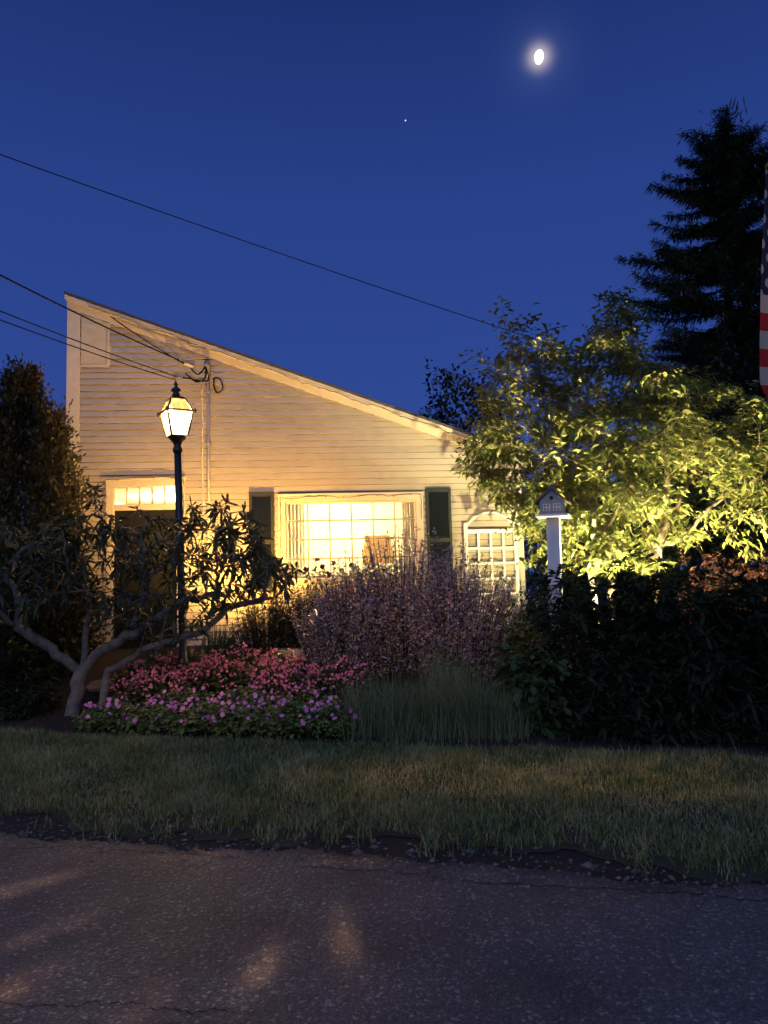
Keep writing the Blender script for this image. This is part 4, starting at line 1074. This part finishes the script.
# red bee-balm-like stems before the window
M['red_bloom'] = leafm('dark_red_petal', [(.12, .02, .02), (.2, .03, .03), (.09, .015, .03)], .6, .3)
b = gpt(335, 9.9); rb2 = thing('red_flower', 'tall dark red flowers standing before the picture window panes', 'plant', b)
C = np.array([np.array(at(px, py, 9.9 + rng.uniform(-.2, .2))) for px, py in ((315, 560), (322, 566), (334, 563), (343, 570), (352, 566), (360, 574), (329, 575), (372, 560), (384, 568), (307, 570))])
mb = MB()
for c in C: mb.tube([np.array(b) + rng.normal(size=3) * (.12, .06, 0), c * .6 + np.array(b) * .4 + (0, 0, .1), c], [.006, .005, .004], 4)
obj('stems', mb, M['bark_dark'], rb2)
P = np.repeat(C, 26, 0) - rng.uniform(.02, .9, (260, 1)) * (0, 0, 1.) * .6; V, T = leaves(P, rdir(260), .07, .03); obj_np('foliage', V, T, M['olive_leaf'], rb2)
V, T = flowers(np.repeat(C, 5, 0) + rng.normal(size=(50, 3)) * .014, rdir(50) + (0, -.3, .7), .032, 7); obj_np('blossoms', V, T, M['red_bloom'], rb2)
# ornamental grass in front
M['blue_grass'] = leafm('blue_grass_blade', [(.10, .16, .06), (.14, .20, .08), (.2, .22, .11), (.08, .13, .05)], .6, .2)
def tuft(lab, base, n, hgt, sp_, grp, mat=None, name='ornamental_grass', w=.005):
    o = thing(name, lab, 'ornamental grass', base, grp)
    q = rng.normal(0, sp_ * .45, (n, 2)) + (base.x, base.y); P = np.stack([q[:, 0], q[:, 1], gh(q[:, 0], q[:, 1]) - .01], 1)
    V, T = blades(P, hgt * rng.uniform(.35, 1.15, n), w, .5); obj_np('blades', V, T, mat or M['blue_grass'], o)
GG = 'wispy grey green tufts at the lawn edge'
for px, Y, hgt, lab in ((362, 7.0, .55, 'wispy grey green tuft next to the purple geraniums'), (395, 6.85, .6, 'wispy grey green tuft below the rusty purple bush'), (432, 6.8, .68, 'wispy grey green tuft in the middle of its row'),
                        (468, 6.75, .66, 'wispy grey green tuft below the leaning purple bush'), (500, 6.7, .5, 'wispy grey green tuft touching the broad leaved shrub'), (447, 7.25, .75, 'taller wispy tuft behind the row of grey green tufts')):
    tuft(lab, gpt(px, Y), 620, hgt, .24, GG)
M['strap'] = leafm('strap_leaf', [(.04, .07, .02), (.06, .09, .025)], .45, .25)
tuft('dark strap leaved clump beside the lamp post foot', gpt(222, 9.4), 260, .62, .26, None, M['strap'], 'daylily_clump', .014)
tuft('strap leaved clump behind the rhododendron trunk', gpt(160, 9.2), 220, .5, .3, None, M['strap'], 'daylily_clump', .014)
# pink flowers and geraniums
M['pink'] = leafm('pink_petal', [(.75, .14, .24), (.8, .2, .26), (.78, .3, .34), (.65, .13, .36), (.7, .25, .45)], .6, .3)
M['violet'] = leafm('violet_petal', [(.62, .24, .62), (.8, .22, .42), (.55, .30, .72), (.85, .26, .36), (.8, .2, .5)], .6, .3)
M['geranium'] = leafm('geranium_leaf', [(.10, .15, .04), (.13, .20, .055), (.16, .19, .06), (.09, .14, .05)], .55, .25)
M['phlox_leaf'] = leafm('phlox_leaf', [(.06, .09, .025), (.08, .10, .03)], .55, .25)
def flowerbed(name, lab, base, rad, hgt, nfl, heads, petal, leafmat, r, grp, leafL=.05, nl=900):
    o = thing(name, lab, 'flowers', base, grp); B = np.array(base)
    def disc(n):
        a = rng.uniform(0, 2 * math.pi, n); q = np.sqrt(rng.uniform(0, 1, n)); return B[0] + np.cos(a) * q * rad[0], B[1] + np.sin(a) * q * rad[1], q
    x, y, q = disc(nl); top = hgt * (1 - .45 * q ** 2) * (1 + .15 * np.sin(x * 9) * np.sin(y * 11)); z = gh(x, y) + top * rng.uniform(.1, .95, nl) ** .6
    D = rdir(nl) * (1, 1, .35) + (0, 0, .1); Lf = leafL * rng.uniform(.6, 1.3, nl)
    V, T = leaves(np.stack([x, y, z], 1), D, Lf, Lf * .8, .2, .25); obj_np('foliage', V, T, leafmat, o)
    x, y, q = disc(nfl); z = gh(x, y) + hgt * (1 - .4 * q ** 2) * rng.uniform(.8, 1.25, nfl); C = np.stack([x, y, z], 1)
    mb = MB()
    for c in C: mb.tube([c - np.array([rng.normal() * .02, rng.normal() * .02, hgt * .8]), c], [.003, .002], 3)
    obj('stems', mb, M['strap'], o)
    C2 = np.repeat(C, heads, 0) + rng.normal(size=(nfl * heads, 3)) * (r * 1.1 if heads > 1 else 0)
    V, T = cat(flowers(C2[::2], rdir(len(C2[::2])) * .7 + (0, -.5, .7), r), flowers(C2[1::2], rdir(len(C2[1::2])) * .9 + (0, -.4, .6), r * .72)); obj_np('blossoms', V, T, petal, o)
PK = 'pink flower clumps at the back of the bed'
for px, Y, lab in ((150, 8.75, 'pink flower clump right behind the rhododendron trunks'), (190, 8.95, 'pink flower clump at the foot of the lamp post'), (232, 8.9, 'pink flower clump below the dark shutter'),
                   (270, 8.75, 'pink flower clump in front of the low olive shrub'), (305, 8.45, 'pink flower clump in front of the rusty purple bush'), (330, 8.1, 'pink flower clump touching the wispy tufts'), (215, 8.45, 'pink flower clump sunk among the purple geraniums'), (262, 8.35, 'pink flower clump in the centre of the flower bed'), (150, 8.2, 'pink flower clump between the forked trunk and the geraniums'), (292, 8.0, 'pink flower clump low down beside the purple bush')):
    b = gpt(px, Y); flowerbed('pink_flowers', lab, b, (.42, .34), .34, int(rng.integers(46, 66)), 5, M['pink'], M['phlox_leaf'], .019, PK, .06, 800)
GR = 'purple geranium clumps at the front of the bed'
for px, Y, lab in ((112, 7.65, 'purple geranium clump at the foot of the rhododendron'), (155, 7.5, 'purple geranium clump right of the forked trunk'), (200, 7.35, 'purple geranium clump at the front of the bed below the lamp'),
                   (245, 7.3, 'purple geranium clump at the lawn edge below the shutter'), (290, 7.2, 'purple geranium clump at the lawn edge below the window'), (332, 7.1, 'purple geranium clump ending at the wispy tufts'), (180, 7.9, 'purple geranium clump in the second row, near the lamp'), (245, 7.8, 'purple geranium clump in the second row, in the middle'), (300, 7.65, 'purple geranium clump in the second row, near the purple bush')):
    b = gpt(px, Y); flowerbed('geranium_plant', lab, b, (.36, .32), .24, int(rng.integers(24, 46)), 1, M['violet'], M['geranium'], .03, GR, .055, 1300)
# bright foliage low at the left
b = gpt(25, 9.6); mound('laurel_shrub', 'lit green shrub seen through the rhododendron at left', b, (.7, .5, 1.15), 240, .09, .4, M['hydra'], 7, None, .6, .3)
b = gpt(20, 8.35); mound('laurel_shrub', 'low dark shrub covering the soil beside the forked trunk', b, (.45, .35, .42), 150, .09, .38, M['dark_leaf'], 8, None, .6, .3)
b = gpt(-30, 8.8); mound('laurel_shrub', 'dark green shrub at the left frame edge under the cedar', b, (.7, .6, 1.0), 300, .1, .38, M['dark_leaf'], 8, None, .6, .3)
b = gpt(60, 10.2); mound('barberry_shrub', 'red brown shrub in the gap under the rhododendron', b, (.5, .4, .7), 260, .05, .5, M['barb'], 8, None, .6, .2)
# rocks
def rock(lab, c, sx, sy, sz, mat, grp=None, name='rock'):
    mb = MB(); k = 12; V = []
    prof = [(0, .55), (.18, .9), (.5, 1.0), (.82, .85), (1, .55)]
    for t, r in prof:
        for j in range(k):
            a = 2 * math.pi * j / k; w_ = r * (1 + .13 * math.sin(3 * a + c.x * 9) + random.uniform(-.06, .06)); V.append((c.x + math.cos(a) * sx * w_, c.y + math.sin(a) * sy * w_, c.z - .04 + sz * t * (1 + random.uniform(-.05, .05))))
    n = len(prof); mb.add(V, [(i * k + j, i * k + (j + 1) % k, (i + 1) * k + (j + 1) % k, (i + 1) * k + j) for i in range(n - 1) for j in range(k)] + [tuple(range(k - 1, -1, -1)), tuple((n - 1) * k + j for j in range(k))])
    tag(obj(name, mb, mat, None, base=Vector(c), smooth=False, bevel=.008), lab, 'rock', grp)
M['sandst'] = plain('sandstone', (.32, .2, .12), (.22, .13, .08), 9, .85, .6)
M['slate'] = plain('slate', (.1, .1, .1), (.06, .06, .065), 9, .8, .6)
rock('flat orange brown stone behind the forked rhododendron trunk', gpt(108, 9.0), .28, .2, .14, M['sandst'])
rock('smaller flat orange stone beside the bigger one', gpt(134, 9.15), .2, .16, .12, M['sandst'])
rock('long dark flat stone behind the pink flowers', gpt(288, 9.15), .3, .14, .3, M['slate'])
# leaning white pipe near the tree foot
p = gpt(603, 9.7); q = at(589, 566, 9.8); mb = MB(); mb.tube([p + Vector((.02, 0, -.1)), q], .035, 10)
tag(obj('white_pipe', mb, plain('weathered_pipe', (.34, .33, .31), (.22, .21, .2), 12, .6), None, base=p, smooth=True), 'short white pipe leaning in the dark beside the birdhouse post', 'pipe')

# ------------------------------------------------------------------ landscape spotlights
def spot(px, Y, target, energy, size, blend, color, lab, dz=.22):
    b = gpt(px, Y); c = b + Vector((0, 0, dz)); d = (Vector(target) - c).normalized()
    o = thing('garden_spotlight', lab, 'spotlight', b)
    mb = MB(); mb.tube([b + Vector((0, 0, -.1)), c - d * .06], .012, 6); obj('stake', mb, M['iron'], o)
    mb = MB(); mb.tube([c - d * .1, c - d * .08, c + d * .02], [.02, .045, .05], 12); obj('housing', mb, M['iron'], o, smooth=True)
    mb = MB(); mb.tube([c + d * .021, c + d * .026], .045, 12); obj('lens', mb, emit('spot_lens', color, 6), o)
    l = lamp('spotlight_beam', 'SPOT', c + d * .05, energy, color, .03, o); l.data.spot_size = R(size); l.data.spot_blend = blend
    l.rotation_euler = (-d).to_track_quat('Z', 'Y').to_euler()
UPW = (1, .84, .42)
spot(232, 10.2, hw(wl(235, 440)[0], 0, wl(235, 440)[1]), 1450, 135, 1, (1, .53, .10), 'black garden spotlight aimed up at the clapboard wall')
spot(330, 10.45, hw(wl(380, 430)[0], 0, wl(380, 430)[1]), 330, 125, 1, (1, .54, .10), 'black garden spotlight under the picture window')
spot(500, 10.6, hw(wl(500, 520)[0], 0, wl(500, 520)[1]), 170, 120, 1, (1, .76, .28), 'black garden spotlight near the trellis')
spot(560, 8.3, at(560, 430, 9.7), 6200, 115, .9, UPW, 'black garden spotlight aimed up into the yellow green tree')
spot(608, 8.2, at(625, 420, 9.9), 3500, 118, .9, UPW, 'black garden spotlight in front of the forked tree stems')
spot(735, 8.7, at(735, 430, 9.9), 1400, 112, .9, UPW, 'black garden spotlight between the tree and the red hedge')
spot(318, 9.05, gpt(225, 8.35) + Vector((0, 0, .25)), 42, 120, 1, (1, .66, .30), 'black garden spotlight turned down onto the pink flowers', .72)
spot(-30, 9.2, at(20, 470, 10.2), 150, 120, .9, (1, .66, .24), 'black garden spotlight under the cedars')

# ------------------------------------------------------------------ sky, twilight
w = bpy.data.worlds.new('World'); scene.world = w; w.use_nodes = True
t = w.node_tree; t.nodes.clear(); o = N(t, 'ShaderNodeOutputWorld'); bg = N(t, 'ShaderNodeBackground')
tc = N(t, 'ShaderNodeTexCoord'); sp = N(t, 'ShaderNodeSeparateXYZ'); t.links.new(tc.outputs['Generated'], sp.inputs[0])
# deep blue overhead, a little paler low down; the afterglow lies behind the camera
front = ramp(t, mth(t, 'MAXIMUM', sp.outputs[2], 0.0), [(0, (.034, .080, .32)), (.25, (.027, .064, .285)), (.46, (.021, .053, .25)), (.66, (.0115, .030, .155)), (1, (.008, .021, .10))])
rear = ramp(t, mth(t, 'MAXIMUM', sp.outputs[2], 0.0), [(0, (.36, .40, .56)), (.2, (.30, .37, .58)), (.5, (.15, .20, .40)), (1, (.012, .03, .13))])
bk = N(t, 'ShaderNodeMapRange', interpolation_type='SMOOTHSTEP'); t.links.new(sp.outputs[1], bk.inputs['Value'])
bk.inputs['From Min'].default_value = .25; bk.inputs['From Max'].default_value = -.9
skyc = mixc(t, bk.outputs[0], front, rear)
md = (mp - CAM).normalized()
dt = N(t, 'ShaderNodeVectorMath', operation='DOT_PRODUCT'); t.links.new(tc.outputs['Generated'], dt.inputs[0]); dt.inputs[1].default_value = md
g1 = mth(t, 'POWER', mth(t, 'MAXIMUM', dt.outputs['Value'], 0.0), 1500.0); g2 = mth(t, 'POWER', mth(t, 'MAXIMUM', dt.outputs['Value'], 0.0), 15000.0)
gl = N(t, 'ShaderNodeVectorMath', operation='SCALE'); gl.inputs[0].default_value = (.018, .024, .04); t.links.new(g1, gl.inputs['Scale'])
gl2 = N(t, 'ShaderNodeVectorMath', operation='SCALE'); gl2.inputs[0].default_value = (.6, .5, .4); t.links.new(g2, gl2.inputs['Scale'])
ad = N(t, 'ShaderNodeVectorMath', operation='ADD'); t.links.new(skyc, ad.inputs[0]); t.links.new(gl.outputs[0], ad.inputs[1])
ad2 = N(t, 'ShaderNodeVectorMath', operation='ADD'); t.links.new(ad.outputs[0], ad2.inputs[0]); t.links.new(gl2.outputs[0], ad2.inputs[1])
t.links.new(ad2.outputs[0], bg.inputs['Color']); bg.inputs['Strength'].default_value = 1.0
t.links.new(bg.outputs[0], o.inputs['Surface'])
sun = bpy.data.lights.new('afterglow', 'SUN'); sun.energy = .62; sun.angle = R(50); sun.color = (.36, .50, 1.0)
so = bpy.data.objects.new('afterglow', sun); col.objects.link(so); so.rotation_euler = (R(40), 0, R(-12))

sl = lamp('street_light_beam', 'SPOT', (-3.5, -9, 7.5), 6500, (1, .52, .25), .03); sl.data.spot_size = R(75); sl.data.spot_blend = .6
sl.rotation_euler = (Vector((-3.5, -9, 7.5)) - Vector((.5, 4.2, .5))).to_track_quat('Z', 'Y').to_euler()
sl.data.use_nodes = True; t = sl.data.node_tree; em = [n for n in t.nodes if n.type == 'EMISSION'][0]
# added lamp mask stands for leaf gaps: soft-edged slanting flecks on road and lawn
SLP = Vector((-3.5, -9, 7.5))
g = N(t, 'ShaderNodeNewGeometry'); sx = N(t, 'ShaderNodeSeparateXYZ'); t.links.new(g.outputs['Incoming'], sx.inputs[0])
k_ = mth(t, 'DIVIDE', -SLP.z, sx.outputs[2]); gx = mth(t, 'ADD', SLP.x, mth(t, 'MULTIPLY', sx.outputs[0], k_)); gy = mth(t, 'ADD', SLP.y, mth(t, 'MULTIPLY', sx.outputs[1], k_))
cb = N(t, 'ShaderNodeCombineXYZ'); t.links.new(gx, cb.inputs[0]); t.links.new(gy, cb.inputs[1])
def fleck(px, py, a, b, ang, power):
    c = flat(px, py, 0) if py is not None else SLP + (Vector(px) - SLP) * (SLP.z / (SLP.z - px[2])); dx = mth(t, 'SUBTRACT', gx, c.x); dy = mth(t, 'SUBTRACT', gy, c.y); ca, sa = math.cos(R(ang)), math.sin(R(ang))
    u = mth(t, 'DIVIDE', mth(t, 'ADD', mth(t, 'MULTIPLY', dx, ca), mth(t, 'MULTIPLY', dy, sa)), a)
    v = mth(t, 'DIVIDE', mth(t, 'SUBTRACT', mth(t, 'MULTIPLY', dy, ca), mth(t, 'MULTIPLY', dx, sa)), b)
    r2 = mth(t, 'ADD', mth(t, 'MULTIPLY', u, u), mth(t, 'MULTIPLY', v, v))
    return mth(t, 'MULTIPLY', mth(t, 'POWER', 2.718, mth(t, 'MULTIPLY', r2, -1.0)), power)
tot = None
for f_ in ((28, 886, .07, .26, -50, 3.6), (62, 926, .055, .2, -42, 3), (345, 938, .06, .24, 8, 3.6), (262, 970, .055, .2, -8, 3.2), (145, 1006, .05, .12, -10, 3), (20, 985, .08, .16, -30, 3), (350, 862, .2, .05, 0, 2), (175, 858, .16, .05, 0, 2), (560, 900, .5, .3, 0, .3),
           (520, 782, 1.6, .5, 2, .75), (400, 775, .5, .35, 0, .5), (690, 790, .7, .4, 0, .4), ((3.6, 4.75, 3.3), None, 1.8, 6, 20, .45), ((.3, 8.5, 1.1), None, 1.5, 2.2, 0, 1.0), ((-1.8, 8.0, .4), None, 1.6, 1.3, 0, 1.0), ((1.9, 8.3, 2.2), None, .5, 1.5, 15, .5)):  # the last ones add warm fill on flag, bush, flowers and birdhouse
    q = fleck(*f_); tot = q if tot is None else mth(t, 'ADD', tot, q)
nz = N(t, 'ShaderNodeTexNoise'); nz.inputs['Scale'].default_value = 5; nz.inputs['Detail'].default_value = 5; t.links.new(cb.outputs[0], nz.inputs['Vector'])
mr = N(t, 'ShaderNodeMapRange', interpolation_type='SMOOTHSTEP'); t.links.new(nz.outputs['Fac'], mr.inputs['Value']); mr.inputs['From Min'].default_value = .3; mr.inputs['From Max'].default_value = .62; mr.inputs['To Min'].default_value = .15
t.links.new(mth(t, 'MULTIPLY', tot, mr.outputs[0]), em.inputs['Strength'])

vs = scene.view_settings; vs.view_transform = 'Standard'; vs.look = 'None'; vs.exposure = 0; vs.gamma = 1
cy = scene.cycles
cy.use_denoising = True
cy.denoising_prefilter = 'ACCURATE'
try: cy.denoiser = 'OPENIMAGEDENOISE'
except Exception: pass
cy.max_bounces = 6; cy.diffuse_bounces = 3; cy.glossy_bounces = 2; cy.transmission_bounces = 4; cy.transparent_max_bounces = 10
cy.sample_clamp_indirect = 3; cy.caustics_reflective = False; cy.caustics_refractive = False
